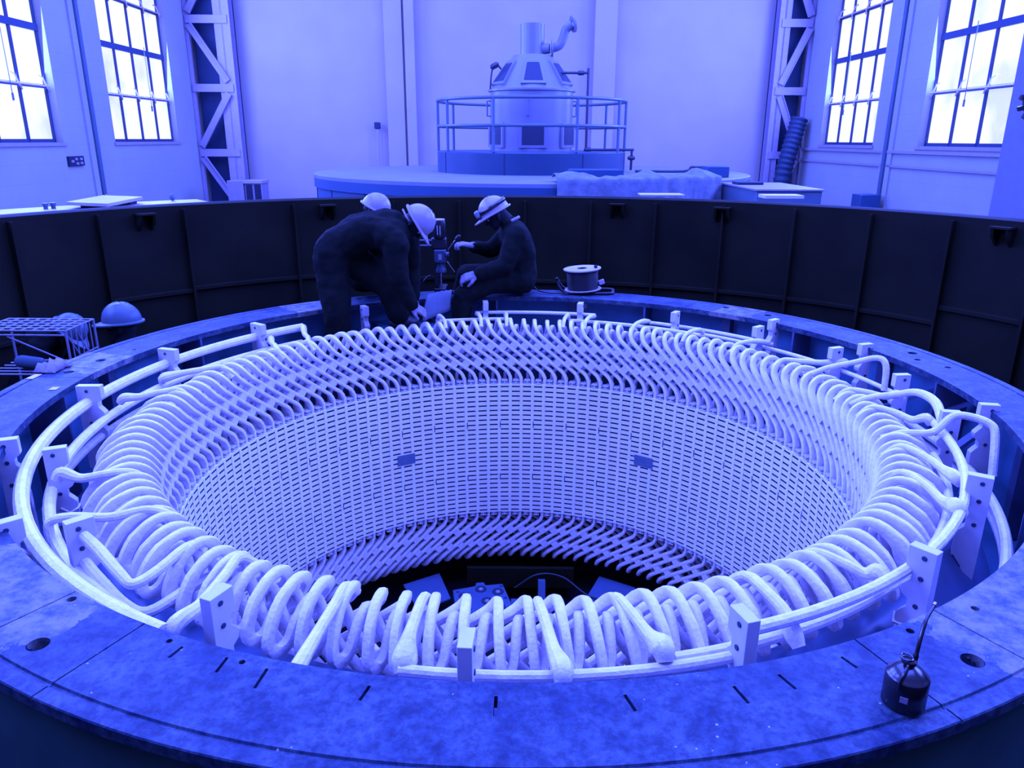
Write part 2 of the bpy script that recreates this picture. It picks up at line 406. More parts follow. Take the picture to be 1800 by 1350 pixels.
# ventilated cabinet by the left column
t = thing_hall('ventilated_cabinet', 'pale metal cabinet with two dark louvre panels standing at the foot of the lattice column', 'cabinet', -6.2, 18.9, 0)
MB().box((-.30, -.3, FZ), (.08, .3, .36)).box((.1, -.26, FZ), (.50, .3, .30)).obj('body', M_plate, t, bevel=.01)
MB().box((.06, -.3, .30), (.53, .32, .36)).obj('top', M_truss, t)
for x in (.13, .33):
    p = MB().box((x, -.275, FZ+.04), (x+.15, -.26, .26))
    for k in range(16): p.box((x+.01, -.285, FZ+.06+.03*k), (x+.14, -.272, FZ+.075+.03*k))
    p.obj('louvre_panel', M_mesh, t)

# switch panel on the left wall
t = thing_hall('switch_panel', 'small dark switch panel with five pale switches on the left block wall', 'switch', -7.6, 14.15, .92)
MB().box((.0, -.25, -.085), (.04, .25, .085)).obj('back_plate', M_mesh, t)
for y, z in ((-.15, 0), (-.02, .035), (-.0, -.04), (.14, .035), (.14, -.035)):
    MB().box((.04, y-.035, z-.02), (.055, y+.035, z+.02)).obj('switch', M_truss, t)

# flexible duct and dark cog on the right
pts = [(7.01, 19.5, FZ+.001), (7.06, 19.5, .5), (7.14, 19.5, 1.0), (7.24, 19.52, 1.45), (7.33, 19.55, 1.85)]
pp = smooth_path([H(*p) for p in pts], 14); rr = [.20 + .018*math.sin(i*1.75) for i in range(len(pp))]
tag(MB().tube(pp, rr, 18).obj('flexible_duct', M_duct, None, smooth=80), 'ribbed grey flexible duct leaning in the corner beside the lattice column', 'duct')
t = thing_hall('toothed_wheel', 'dark toothed wheel sticking out from the pier beside the window', 'wheel', 7.02, 10.3, 1.80)
cg = MB(); n = 9
poly = []
for k in range(n):
    for f, r in ((-.30, .15), (-.18, .22), (.18, .22), (.30, .15)):
        a = 2*PI*(k+f)/n; poly.append((r*math.cos(a), r*math.sin(a)))
cg.prism(poly, -.03, .03, Matrix.Translation((-.12, 0, 0)) @ Matrix.Rotation(R_(90), 4, 'X') ); cg.obj('wheel_rim', M_black, t)
MB().tube([(-.12, 0, 0), (.0, 0, 0)], .04, 10).obj('axle', M_black, t)
tag(hall(MB().box((7.05, 15.1, FZ), (7.45, 15.5, .32))).obj('plinth_block', M_gen, None, bevel=.01), 'small blue plinth block at the foot of the conduit on the right wall', 'block')

# standpipe in front of the back wall
t = thing_hall('standpipe', 'thin pale standpipe with a dark round head before the back wall', 'pole', -3.13, 20.25, 0)
MB().tube([(0, 0, FZ), (0, 0, 1.58)], .028, 8).obj('pole', M_truss, t)
MB().box((-.07, -.05, 1.56), (.08, .05, 1.72)).obj('head', M_mesh, t, bevel=.02)

# ------------------------------------------------------------------ second generator with its exciter
GU, GV = .55, 14.4
t = thing_hall('generator_cover', 'wide round drum cover of the second generator behind the dark pit wall', 'generator', GU, GV, 0)
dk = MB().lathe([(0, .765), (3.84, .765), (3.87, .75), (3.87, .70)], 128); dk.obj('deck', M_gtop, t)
sm = MB().lathe([(3.87, .70), (3.87, .55), (3.84, .55), (3.84, FZ)], 128)
for k in range(24):
    m4 = polm(3.84, k*15+3, 0); sm.box((-.01, -.008, FZ), (.008, .008, .55), m4, 1)
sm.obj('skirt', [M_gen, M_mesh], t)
t = thing_hall('exciter', 'round exciter housing with cone top and dark screens on top of the generator cover', 'exciter', GU, GV, .765)
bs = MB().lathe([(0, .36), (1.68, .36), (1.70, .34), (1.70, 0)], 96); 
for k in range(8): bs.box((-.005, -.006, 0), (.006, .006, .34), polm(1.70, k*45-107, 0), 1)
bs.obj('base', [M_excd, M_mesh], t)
MB().lathe([(.74, .36), (.74, 1.35), (.78, 1.36), (.78, 1.39), (.74, 1.40)], 64).obj('drum', M_exc, t)
MB().lathe([(.74, 1.40), (.36, 1.93), (.34, 1.96), (0, 1.96)], 64).obj('cone', M_exc, t)
MB().lathe([(.21, 1.96), (.21, 2.46), (.19, 2.47), (0, 2.45)], 40).obj('chimney', M_exc, t)
sl = math.atan2(.38, .53)
for k in range(6):                                                  # screens round the cone and the drum
    az = -90 + 60*k
    c0, c1 = pol(.70, az, 1.46), pol(.42, az, 1.85); tt = Vector((-math.sin(R_(az)), math.cos(R_(az)), 0)); nn = (c1-c0).cross(tt); nn = nn if nn.z > 0 else -nn; nn.normalize()
    for nm, g, h, mm in (('screen_frame', 1.0, .018, M_exc), ('screen', .76, .024, M_mesh)):
        mid = (c0+c1)/2; e0, e1 = mid+(c0-mid)*g, mid+(c1-mid)*g; w0, w1 = .215*g, .135*g
        lo = [e0-tt*w0, e0+tt*w0, e1+tt*w1, e1-tt*w1]
        MB().add([p-nn*.03 for p in lo]+[p+nn*h for p in lo], [(0, 1, 2, 3), (4, 5, 6, 7), (0, 1, 5, 4), (1, 2, 6, 5), (2, 3, 7, 6), (3, 0, 4, 7)]).obj(nm, mm, t)
    m4 = polm(.74, az, 0)
    MB().box((-.03, -.25, .42), (.012, .25, .83), m4).obj('screen_frame', M_exc, t)
    MB().box((-.03, -.19, .47), (.018, .19, .78), m4).obj('screen', M_mesh, t)
for az in (-97, -10, 190, 35):
    m4 = polm(.745, az, 0)
    MB().tube([m4 @ Vector(p) for p in ((0, 0, .95), (.06, 0, .95), (.06, 0, 1.2), (0, 0, 1.2))], .014, 6).obj('grab_handle', M_rail, t)
pb = MB().tube([(.15, -.05, 2.06), (.30, -.08, 2.07)], .085, 14); pb.lathe([(0, 0), (.14, 0), (.14, .03), (0, .03)], 24)
ff = len(pb.v)-24*4
m4 = Matrix.Translation((.33, -.09, 2.07)) @ Matrix.Rotation(R_(90), 4, 'Y')
for i in range(ff, len(pb.v)): pb.v[i] = m4 @ pb.v[i]
pb.tube(smooth_path([(.33, -.09, 2.07), (.47, -.10, 2.12), (.54, -.10, 2.26), (.58, -.11, 2.38), (.68, -.13, 2.45)], 5), .075, 14)
o0 = len(pb.v); pb.lathe([(.06, 0), (.135, 0), (.135, .03), (.06, .03)], 24, closedp=True)
m4 = Matrix.Translation((.68, -.13, 2.45)) @ Matrix.Rotation(R_(75), 4, 'Y') @ Matrix.Rotation(R_(-15), 4, 'X')
for i in range(o0, len(pb.v)): pb.v[i] = m4 @ pb.v[i]
pb.obj('bent_pipe', M_exc, t)
for z in (1.23-.03, .775): MB().tube([pol(1.68, a*5, z) for a in range(72)], .026, 8, closed=True).obj('rail', M_rail, t)
for az in (-172, -150, -113.5, -66, -30, -8, 30, 70, 110, 150):
    MB().tube([pol(1.68, az, .36), pol(1.68, az, 1.2)], .024, 8).obj('rail_post', M_rail, t)
pr_ = MB().tube(smooth_path([(.50, -.30, 1.66), (.80, -.30, 1.66), (.95, -.3, 1.66), (.97, -.3, 1.64), (.97, -.3, .42), (1.0, -.3, .39), (1.76, -.3, .39), (1.79, -.3, .36), (1.79, -.3, .04)], 3), .022, 8)
for p in ((.84, -.3, 1.66), (1.0, -.3, .39), (1.79, -.3, .25)): pr_.capsule(Vector(p)-Vector((.03, 0, 0)), Vector(p)+Vector((.03, 0, 0)), .04, .04, 8)
pr_.obj('drain_pipe', M_pipe, t)
lp = MB().tube(smooth_path([(-.74, -.2, 1.38), (-.71, -.2, 1.68), (-.64, -.2, 1.80), (-.54, -.2, 1.72)], 4), .016, 6); lp.capsule((-.69, -.2, 1.76), (-.63, -.2, 1.79), .05, .05, 8)
lp.obj('sight_lamp', M_pipe, t)
tag(hall(MB().tube(smooth_path([(2.42, 14.1, .79), (3.3, 14.1, .79), (3.42, 14.1, .86), (3.55, 14.1, .86), (3.95, 14.1, .86), (4.02, 14.1, .79)], 3), .022, 8)).obj('floor_pipe', M_pipe),
    'thin dark pipe lying on the generator cover right of the exciter', 'pipe')

# tarpaulin over the rim of the cover, trays and boards
tp = MB(); NA, NR = 110, 26; rnd = random.Random(3); gph = [(rnd.uniform(.5, 4), rnd.uniform(0, 6)) for _ in range(6)]
for i in range(NA+1):
    ph = -87 + 41*i/NA
    for j in range(NR+1):
        s_ = j/NR
        fold = (.03*math.sin(i*.42+2.2*math.sin(i*.11))+.005*math.sin(i*1.1+math.sin(i*.3)*3))*(.35+.65*(.5+.5*math.sin(i*.075+2)))
        bump = (.075*max(0, math.sin(i*.13+.4))+.03*max(0, math.sin(i*.31+j*.25)))*math.sin(PI*min(1, s_/.55)) + .012*math.sin(i*.33+j*.5+math.sin(i*.2)*2)
        if s_ < .55: r, z = 3.32+.61*s_/.55, .79+.035+bump
        else:
            q = (s_-.55)/.45; r, z = 3.93+fold*min(1, q*2)+.04*q, .80-.5*q+.035*(1-q)
        p = pol(r, ph, z); tp.v.append(Vector((p.x+GU, p.y+GV, p.z)))
for i in range(NA):
    for j in range(NR):
        a = i*(NR+1)+j; tp.f.append((a, a+1, a+NR+2, a+NR+1)); tp.mi.append(0)
o = hall(tp).obj('tarpaulin', M_cloth, None, smooth=180); sd_ = o.modifiers.new('thickness', 'SOLIDIFY'); sd_.thickness = .012
tag(o, 'creased pale tarpaulin draped over the near rim of the generator cover', 'tarp')
tag(hall(MB().box((1.02, 11.45, .767), (1.80, 11.95, .90)).box((1.05, 11.48, .90), (1.77, 11.92, .905))).obj('flat_tray', M_gen, None, bevel=.01), 'flat dark tray lying on the cover behind the left end of the tarpaulin', 'tray')
tag(hall(MB().box((3.25, 12.3, .767), (3.60, 12.7, .93))).obj('flat_tray', M_gen, None, bevel=.01), 'dark box lying behind the right end of the tarpaulin', 'box')
t = thing_hall('grey_crate', 'low grey crate with a pale lid between the tarpaulin and the right wall', 'crate', 3.78, 10.9, 0)
MB().box((-.46, -.85, FZ), (.40, .75, .70)).obj('body', M_box, t, bevel=.01)
MB().box((-.48, -.87, .70), (.42, .77, .725)).obj('lid', M_plate, t, bevel=.005)
tag(hall(MB().box((3.36, 11.0, .727), (3.72, 11.3, .76))).obj('tool_tray', M_mesh), 'small dark tool tray on the lid of the grey crate', 'tray')
for k, (a, b, y, lab) in enumerate(((1.62, 2.12, 8.93, 'thin white board lying on the pit wall rim below the tarpaulin'), (2.93, 3.36, 8.55, 'thicker white board lying on the pit wall rim before the grey crate'))):
    tag(hall(MB().box((a, y, .712), (b, y+.25, .728+.02*k))).obj('white_board', M_white, None, bevel=.003), lab, 'board')

# ================================================================== PIT AND DARK RING WALL
RW = 4.75
pw = MB().lathe([(RW, -1.75), (RW, .695), (RW+.05, .71), (RW+.13, .71), (RW+.13, -1.75)], 160); structure('wall_pit', pw, M_dark)
RIBS = [152.3, 143.3, 133.6, 120.1, 107, 98, 88.9, 79.8, 71, 62.1, 53.1, 44.1, 35.2, 26.2, 161.3, 170.3, 179.3]
rb = MB()
for az in RIBS: rb.box((-.06, -.012, -1.7), (0, .012, .66), polm(RW, az, 0))
structure('trim_8', rb, M_dark)
lg = MB()
for a0, a1, z in ((133.6, 143.3, -.13), (107, 133.6, -.11), (98, 107, -.2), (53.1, 98, -.25), (44.1, 53.1, -.25), (35.2, 44.1, -.26), (14, 35.2, -.11), (143.3, 180, -.32)):
    lg.lathe([(RW, z-.03), (RW-.035, z-.03), (RW-.035, z+.0), (RW, z+.01)], 12, R_(a0), R_(a1), closedp=True)
structure('trim_9', lg, M_dark)
for az, lab in ((138.2, 'dark lifting lug on the pit wall below the pale slab'), (115.8, 'dark lifting lug on the pit wall behind the bent worker'), (76.2, 'dark lifting lug on the pit wall above the cable reel'),
                (62.2, 'dark lifting lug on the pit wall below the tarpaulin end'), (29.9, 'dark lifting lug on the pit wall below the right pier')):
    m4 = polm(RW-.004, az, .58); tri = [(0, .05), (-.10, .05), (-.085, -.02), (0, -.10)]
    g = MB().box((-.11, -.085, .05), (0, .085, .068), m4)
    for yy in (-.06, .06): g.prism(tri, -.012, .012, m4 @ Matrix(((1, 0, 0, 0), (0, 0, 1, yy), (0, 1, 0, 0), (0, 0, 0, 1))))
    tag(g.obj('lifting_lug', M_dark), lab, 'lug')
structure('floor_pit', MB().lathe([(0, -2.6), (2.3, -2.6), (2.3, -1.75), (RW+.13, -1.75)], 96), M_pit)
# deck plate outside the wall on the left with a slab on it
structure('floor_deck', MB().lathe([(RW+.13, .62), (RW+.13, .665), (5.9, .665), (5.9, FZ), (RW+.13, FZ)], 24, R_(128), R_(186), closedp=True), M_deck)
t = empty('steel_slab', H(-4.0, 7.95, .665)); tag(t, 'pale rectangular slab raised on dark blocks beside the left pit wall', 'slab')
inv = Matrix.Translation(t.location).inverted()
sp_ = [(-4.20, 7.50), (-3.70, 7.36), (-3.52, 8.12), (-3.60, 8.42), (-4.25, 8.42)]
hall(MB().prism([(-4.2, 7.54), (-3.71, 7.36), (-3.78, 8.25), (-4.3, 8.45)], .70, .732)).xf(inv).obj('plate', M_deck, t, bevel=.004)
hall(MB().box((-4.1, 7.6, .665), (-3.8, 7.75, .70)).box((-4.15, 8.1, .665), (-3.85, 8.25, .70))).xf(inv).obj('packing_block', M_mesh, t)
for i, (u, v) in enumerate(((-4.38, 7.5), (-4.34, 7.56))):
    o = hall(MB().tube([(u, v, .665), (u, v, .71)], .02, 10).tube([(u, v, .70), (u, v, .722)], .03, 6)).obj('large_bolt', M_rail)
    tag(o, 'short steel bolt standing beside the pale slab', 'bolt', 'bolts beside the pale slab')
tag(hall(MB().capsule((-3.62, 8.6, .695), (-3.62, 8.6, .715), .03, .025, 10)).obj('round_knob', M_rail), 'small round knob on the deck right of the pale slab', 'knob')

# ================================================================== THE STATOR
RB, ZT, ZB = 1.8634, -.6095, -1.784
NS = 126; PITCHA = 360.0/NS
st = empty('stator', (0, 0, -.6))
tag(st, 'huge round generator stator with bright coil windings and a worn flat flange ring', 'stator')
OFF = Matrix.Translation((0, 0, .6))
def sobj(name, mb, m, smooth=35, bevel=0): return mb.xf(OFF).obj(name, m, st, smooth, bevel)

# top flange, holes and slits cut through it
fl = sobj('flange', MB().lathe([(2.50, 0), (2.775, 0), (2.779, -.006), (2.787, -.006), (2.791, 0), (2.832, 0), (2.835, -.004), (2.835, -.034), (2.50, -.036)], 220, closedp=True), M_flange, 0)
cut = MB()
def hole(r, az, rad): cut.lathe([(0, .1), (rad, .1), (rad, -.1), (0, -.1)], 20, c=pol(r, az, .6))
for r, az, rad in ((2.70, -119, .030), (2.53, -121.9, .014), (2.695, -62.8, .030), (2.535, -63.6, .012), (2.53, -112.2, .009), (2.534, -106.6, .009), (2.70, -55.5, .03), (2.56, -57.5, .012),
                   (2.66, 176.5, .03), (2.63, 171, .03), (2.6, 165, .012), (2.72, 50, .03), (2.7, 42, .03), (2.7, 15, .03), (2.62, 12, .02), (2.69, 8, .02), (2.73, 120, .03), (2.6, -47.5, .012), (2.66, -44.5, .012)): hole(r, az, rad)
for az, r, ln, tw in ((-107.6, 2.56, .06, 10), (-104.7, 2.575, .075, 8), (-98.4, 2.57, .055, -8), (-91, 2.585, .07, 0), (-83.6, 2.585, .06, 12), (-77.3, 2.60, .065, 6), (-74.2, 2.585, .06, 10), (-69.6, 2.57, .05, 8), (-111, 2.56, .05, 0)):
    cut.box((-ln/2, -.0045, .5), (ln/2, .0045, .7), polm(r, az, 0) @ Matrix.Rotation(R_(tw), 4, 'Z'))
for az in (-115.1, -67.6, -60.1, -122.6, 174.6, 178.7, 136.9, 48, 56): cut.box((-.14, -.0025, .592), (.21, .0025, .7), polm(2.64, az, 0))
co = cut.obj('cutter', M_pit); bo = fl.modifiers.new('cut', 'BOOLEAN'); bo.object = co; bo.operation = 'DIFFERENCE'; bo.solver = 'EXACT'
co.parent = st
dg = bpy.context.evaluated_depsgraph_get(); me = bpy.data.meshes.new_from_object(fl.evaluated_get(dg)); fl.modifiers.clear(); fl.data = me
bpy.data.objects.remove(co)

fw = MB().lathe([(2.715, -.036), (2.715, -1.70), (2.74, -1.70)], 160).lathe([(2.74, -1.70), (2.80, -1.70), (2.80, -.034)], 160, mi=1); sobj('frame_wall', fw, [M_frame, M_skinf])
sobj('frame_floor', MB().lathe([(2.30, -.68), (2.715, -.68), (2.715, -.72), (2.30, -.72)], 160, closedp=True), M_frame)
for k in range(24):
    az = 4 + 15*k
    sobj('frame_rib', MB().box((-.20, -.008, -.67), (.015, .008, -.037), polm(2.70, az, 0)) if k % 2 == 0 else MB().box((-.06, -.035, -.67), (.012, .035, -.037), polm(2.70, az, 0)), M_rib)
for az, tw in ((7, 28), (1, 26), (-4, 0)):
    a, b = pol(2.69, az, -.10), pol(2.36, az+tw*.32, -.42)
    d = b-a; m4 = Matrix.Translation(a) @ d.to_track_quat('X', 'Z').to_matrix().to_4x4()
    sobj('brace_bar', MB().box((0, -.03, -.01), (d.length, .03, .01), m4), M_rib)
sobj('step_plate', MB().lathe([(2.215, -.207), (2.715, -.207), (2.715, -.235), (2.215, -.235)], 16, R_(107), R_(118), closedp=True), M_frame)

# core: bore wall with 28 rows of vent slits in every tooth
core = MB(); rows = 28; hz = (ZT-ZB)/rows; da = R_(PITCHA); wf = .26; sh = .0115; rec = .05
def cyl(r, a, z): return (r*math.cos(a), r*math.sin(a), z)
for i in range(NS):
    a0 = i*da; aw = a0 + da*wf*.5; aw0 = a0 - da*wf*.5; at = a0 + da - da*wf*.5
    # slot wedge, 3 mm proud
    rwd = RB-.003
    core.add([cyl(rwd, aw0, ZB), cyl(rwd, aw, ZB), cyl(rwd, aw, ZT), cyl(rwd, aw0, ZT), cyl(RB, aw0, ZB), cyl(RB, aw, ZB), cyl(RB, aw, ZT), cyl(RB, aw0, ZT)],
             [(0, 1, 2, 3), (0, 4, 7, 3), (1, 5, 6, 2), (3, 2, 6, 7), (0, 1, 5, 4)])
    vs = []; fs = []
    for k in range(rows):
        z0 = ZB + k*hz; zs0 = z0 + (hz-sh)/2; zs1 = zs0 + sh; z1 = z0+hz
        b = len(vs)
        for r, zz in ((RB, z0), (RB, zs0), (RB+rec, zs0), (RB+rec, zs1), (RB, zs1), (RB, z1)): vs += [cyl(r, aw, zz), cyl(r, at, zz)]
        fs += [(b+2*j, b+2*j+1, b+2*j+3, b+2*j+2) for j in range(5)]
        fs += [(b+2, b+4, b+6, b+8), (b+3, b+9, b+7, b+5)]
    core.add(vs, fs)
    core.mi[-len(fs):] = [1 if (f[0]//2) % 6 in (1, 2, 3) and len(f) == 4 and (i_ % 7) in (1, 2, 3, 5, 6) else 0 for i_, f in enumerate(fs)]  # slit inner faces coloured dark to hold the shade inside them
    if i % 3 == 0:
        for rz in (-.965, -1.447): core.add([cyl(RB-.004, aw0, rz-.028), cyl(RB-.004, aw0+.0035, rz-.028), cyl(RB-.004, aw0+.0035, rz+.028), cyl(RB-.004, aw0, rz+.028)], [(0, 1, 2, 3)], 1)
core.lathe([(RB, ZT), (1.88, ZT)], NS); core.lathe([(RB, ZB), (1.88, ZB)], NS)
core.lathe([(RB+rec+.01, ZT-.02), (2.28, ZT-.02), (2.28, ZB+.02), (RB+rec+.01, ZB+.02)], NS)
sobj('core', core, [M_core, M_joint_shade], 25)
for a0, a1, z in ((116.6, 121.3, -1.195), (53.5, 58.5, -1.16)):
    sobj('tape_patch', MB().lathe([(RB-.0062, z-.045), (RB-.0062, z+.045)], 8, R_(a0), R_(a1)), M_tape)
# press ring under the coil ends and I-shaped pressing fingers at each tooth
pg_ = MB().lathe([(2.075, -.63), (2.075, -.37), (2.10, -.34), (2.15, -.325), (2.20, -.34), (2.24, -.375), (2.30, -.45), (2.37, -.50), (2.42, -.54), (2.42, -.70), (2.075, -.70)], 160, closedp=True)
rs_ = random.Random(11)
for k in range(40):
    m4 = polm(2.265, rs_.uniform(0, 360), -.405) @ Matrix.Rotation(R_(53), 4, 'Y'); pg_.box((-.03, -.004, -.006), (.03, .004, .004), m4 @ Matrix.Rotation(R_(rs_.uniform(-20, 20)), 4, 'Z'), 1)
sobj('press_ring', pg_, [M_press, M_joint_shade], 50)
fg = MB()
for zt, sgn in ((ZT, 1), (ZB, -1)):
    for i in range(NS):
        m4 = polm(RB+.03, (i+.5)*PITCHA, zt)
        lo, hi = sorted((sgn*.0, sgn*.034)); fg.box((-.025, -.006, lo), (.05, .006, hi), m4)
        for q in (-1, 1): fg.box((-.027, -.024, sgn*.014-.012*0+q*.011+sgn*.004-.004), (.03, .024, sgn*.014+q*.011+sgn*.004+.004), m4)
sobj('pressing_fingers', fg, M_block)['kind'] = 'stuff'

# one diamond coil: both end windings and its two straight legs, repeated round the bore
def coil_path():
    top = [(1.895, 0, -1.0), (1.895, 0, -.60), (1.895, .004, -.555), (1.897, .028, -.508), (1.90, .085, -.463), (1.903, .235, -.345), (1.908, .365, -.243), (1.918, .425, -.193),
           (1.938, .452, -.150), (1.968, .462, -.122), (2.005, .467, -.108), (2.06, .470, -.119), (2.115, .474, -.155), (2.152, .479, -.200), (2.172, .484, -.238), (2.167, .493, -.266), (2.143, .505, -.272), (2.116, .515, -.248),
           (2.093, .520, -.207), (2.058, .523, -.172), (2.022, .527, -.156), (2.000, .536, -.172), (2.002, .556, -.222), (2.015, .592, -.285), (2.028, .65, -.350), (2.035, .74, -.425), (2.038, .85, -.50), (2.03, .89, -.55), (2.02, .895, -.62), (2.02, .895, -1.0)]
    m = ZT+ZB
    bot = [(2.02, .895, -1.4)] + [(r, s, m-z) for r, s, z in top[::-1][1:-1]] + [(1.895, 0, -1.4)]
    return top, bot
top, bot = coil_path()
raw = [Vector(p) for p in top] + [Vector(p) for p in bot]
def dense(seq, k): return smooth_path(seq, k)
def to_xyz(p): a = p.y/1.9; return Vector((p.x*math.cos(a), p.x*math.sin(a), p.z)), a
def coil_mesh(reach, lift):
    """reach stretches the loop end outwards, lift raises its crown"""
    def vary(p):
        r, s, z = p; k = max(0, min(1, (r-1.95)/.15)) if (z > -.30 or z < ZT+ZB+.30) else 0
        return Vector((2.0+(r-2.0)*reach if k and r > 2.0 else r, s, z + lift*k*(1 if z > -1.2 else -1)))
    path = dense([vary(p) for p in top], 2) + dense([vary(p) for p in bot], 2)
    cm = MB(); rings = []
    P = [to_xyz(p) for p in path]; n = len(P)
    for i in range(n):
        p, a = P[i]; t_ = (P[(i+1) % n][0]-P[(i-1) % n][0]).normalized()
        es = Vector((-math.sin(a), math.cos(a), 0)); wx = (es - t_*es.dot(t_)).normalized(); hy = t_.cross(wx)
        r = path[i].x; k = min(1, max(0, (r-1.93)/.06)) if path[i].z > -.45 or path[i].z < ZT+ZB+.45 else 0
        hw = .0145 + .0025*k; hh = .026 - .007*k + (.005 if r > 2.10 else 0)
        ring = []
        for q in range(10):
            th = 2*PI*(q+.5)/10; c, s_ = math.cos(th), math.sin(th); e = .62
            ring.append(p + wx*hw*math.copysign(abs(c)**e, c) + hy*hh*math.copysign(abs(s_)**e, s_))
        rings.append(ring)
    cm.rings(rings, closed=True)
    # two spacer blocks bridging to the next coil, in both end windings
    for s0, z0, r0 in ((.135, -.423, 1.901), (.305, -.292, 1.905)):
        for mir in (0, 1):
            z = z0 if not mir else ZT+ZB-z0
            p, a = to_xyz(Vector((r0, s0+.045, z))); er = Vector((math.cos(a), math.sin(a), 0)); es = Vector((-math.sin(a), math.cos(a), 0))
            d = (es*.13 + Vector((0, 0, (.102 if not mir else -.102)))).normalized(); pz = er.cross(d)
            m4 = Matrix((er, d, pz)).transposed().to_4x4(); m4.translation = p
            cm.box((-.024, -.028, -.030), (.016, .028, .030), m4)
    return cm.xf(OFF).mesh('coil', M_coil, 50)
coil_mes = [coil_mesh(*a) for a in ((1.0, 0), (1.14, .004), (.90, -.006), (1.06, .008))]
for i in range(NS):
    o = bpy.data.objects.new('coil', coil_mes[random.choice((0, 0, 1, 2, 3))]); COL.objects.link(o); o.parent = st
    o.rotation_euler = (0, 0, R_(i*PITCHA) + random.uniform(-.003, .003)); o.location = (0, 0, random.uniform(-.006, .006))

# circuit pipes (bus rings), their leads and the drilled cleats that carry them
def pipe(r, z, a0, a1, rad, hook=0):
    k = max(4, int(abs(a1-a0)/2.5)); pts = [pol(r, a0+(a1-a0)*i/k, z) for i in range(k+1)]
    sobj('circuit_pipe', MB().tube(pts, rad, 10), M_coil)
for a in ((2.42, -.10, 134.5, 244, .031), (2.335, -.20, 136, 236, .026), (2.37, -.30, 140, 205, .022), (2.25, -.10, -73, -6, .021), (2.20, -.20, -77, -14, .020), (2.31, -.29, -79, -51, .020), (2.31, -.05, -79, -52, .0001),
          (2.275, -.165, -98.6, -72, .018), (2.36, -.27, -101, -60, .018), (2.42, -.125, 73.5, 98.6, .016), (2.28, -.152, 92.5, 107.5, .015), (2.28, -.152, 49, 78.6, .015), (2.46, -.155, 37, 62.5, .016), (2.40, -.175, 8, 51, .015),
          (2.44, -.33, -62, 10, .024), (2.45, -.40, -62, 5, .024)):
    if a[4] > .001: pipe(*a)
def lead(pts, r0, r1, swell=1.5):
    pp = smooth_path(pts, 5); m = len(pp); rs = []
    for i in range(m):
        t_ = i/(m-1); rs.append(r0+(r1-r0)*t_ + (swell-1)*r1*math.exp(-((t_-.80)/.16)**2))
    sobj('coil_lead', MB().tube(pp, rs, 10), M_coil)
def near_lead(a0, a1, r1, z1=-.14, swell=1.5, rad=.020):
    lead([pol(1.93, a0, -.16), pol(2.0, a0, -.098), pol(2.10, a0+(a1-a0)*.35, -.10), pol((2.1+r1)/2, a0+(a1-a0)*.7, -.115), pol(r1-.03, a1, z1+.01), pol(r1, a1, z1-.02)], .017, rad, swell)
for a0, a1, r1, z1, sw in ((-119.5, -115.9, 2.40, -.10, 1.4), (-106.4, -105.2, 2.42, -.14, 1.3), (-98.5, -98.4, 2.27, -.165, 2.0), (-87.8, -86.6, 2.34, -.12, 1.7), (-80.3, -78.6, 2.27, -.13, 2.0),
                           (-149.1, -152.2, 2.30, -.10, 1.5), (176.4, 179.5, 2.30, -.12, 1.4), (162.6, 168, 2.32, -.14, 1.6), (-29.1, -36.5, 2.26, -.10, 2.0), (-19.5, -26.5, 2.24, -.12, 1.6),
                           (-2.8, -8, 2.24, -.09, 1.3), (5.9, 3.0, 2.28, -.10, 1.3), (-56.8, -55.0, 2.23, -.11, 1.6), (-66.5, -66.6, 2.27, -.18, 1.6), (148, 143, 2.34, -.12, 1.3), (140, 135, 2.40, -.10, 1.3), (25, 21, 2.42, -.12, 1.5)):
    near_lead(a0, a1, r1, z1, sw)
for az in (98.4, 92.3, 78.7, 73.6, 62.2, 49.5, 37.2, 107):
    lead([pol(1.95, az, -.14), pol(2.02, az, -.085), pol(2.2, az, -.09), pol(2.40 if az in (98.4, 73.6, 62.2, 37.2) else 2.28, az, -.13)], .015, .016, 1.35)
# leads with shapes of their own: the bent-down one at the left, the V joint at a cleat, the looped pair at the right
lead([pol(1.93, -136, -.15), pol(2.02, -137, -.10), pol(2.15, -138.5, -.11), pol(2.27, -140.5, -.10), pol(2.335, -141.6, -.115), pol(2.35, -141.6, -.16), pol(2.35, -141, -.30), pol(2.35, -140.5, -.45)], .018, .020, 1.0)
lead([pol(1.95, -127, -.14), pol(2.05, -126.2, -.11), pol(2.18, -125.4, -.13), pol(2.27, -125.4, -.14), pol(2.28, -127, -.12), pol(2.28, -131, -.08), pol(2.29, -133.5, -.06)], .018, .019, 1.15)
lead([pol(2.02, -124, -.22), pol(2.12, -124.2, -.23), pol(2.25, -124.6, -.25), pol(2.29, -126.5, -.23), pol(2.30, -131, -.19), pol(2.30, -134, -.17)], .02, .020, 1.2)
lead([pol(1.95, -13.5, -.14), pol(2.05, -13.5, -.10), pol(2.18, -13.7, -.08), pol(2.27, -12.8, -.0), pol(2.36, -12.4, .0), pol(2.44, -13.2, -.02), pol(2.46, -14, -.07), pol(2.455, -16, -.25)], .018, .021, 1.0)
lead([pol(1.95, 2, -.14), pol(2.06, 1.5, -.09), pol(2.18, .5, -.06), pol(2.26, -1.5, -.02), pol(2.30, -5, -.03), pol(2.27, -10, -.08)], .018, .022, 1.2)
lead([pol(1.95, 17, -.13), pol(2.08, 16, -.07), pol(2.22, 14, -.02), pol(2.34, 12.5, .02), pol(2.38, 11.5, -.02), pol(2.38, 11, -.18)], .017, .019, 1.1)
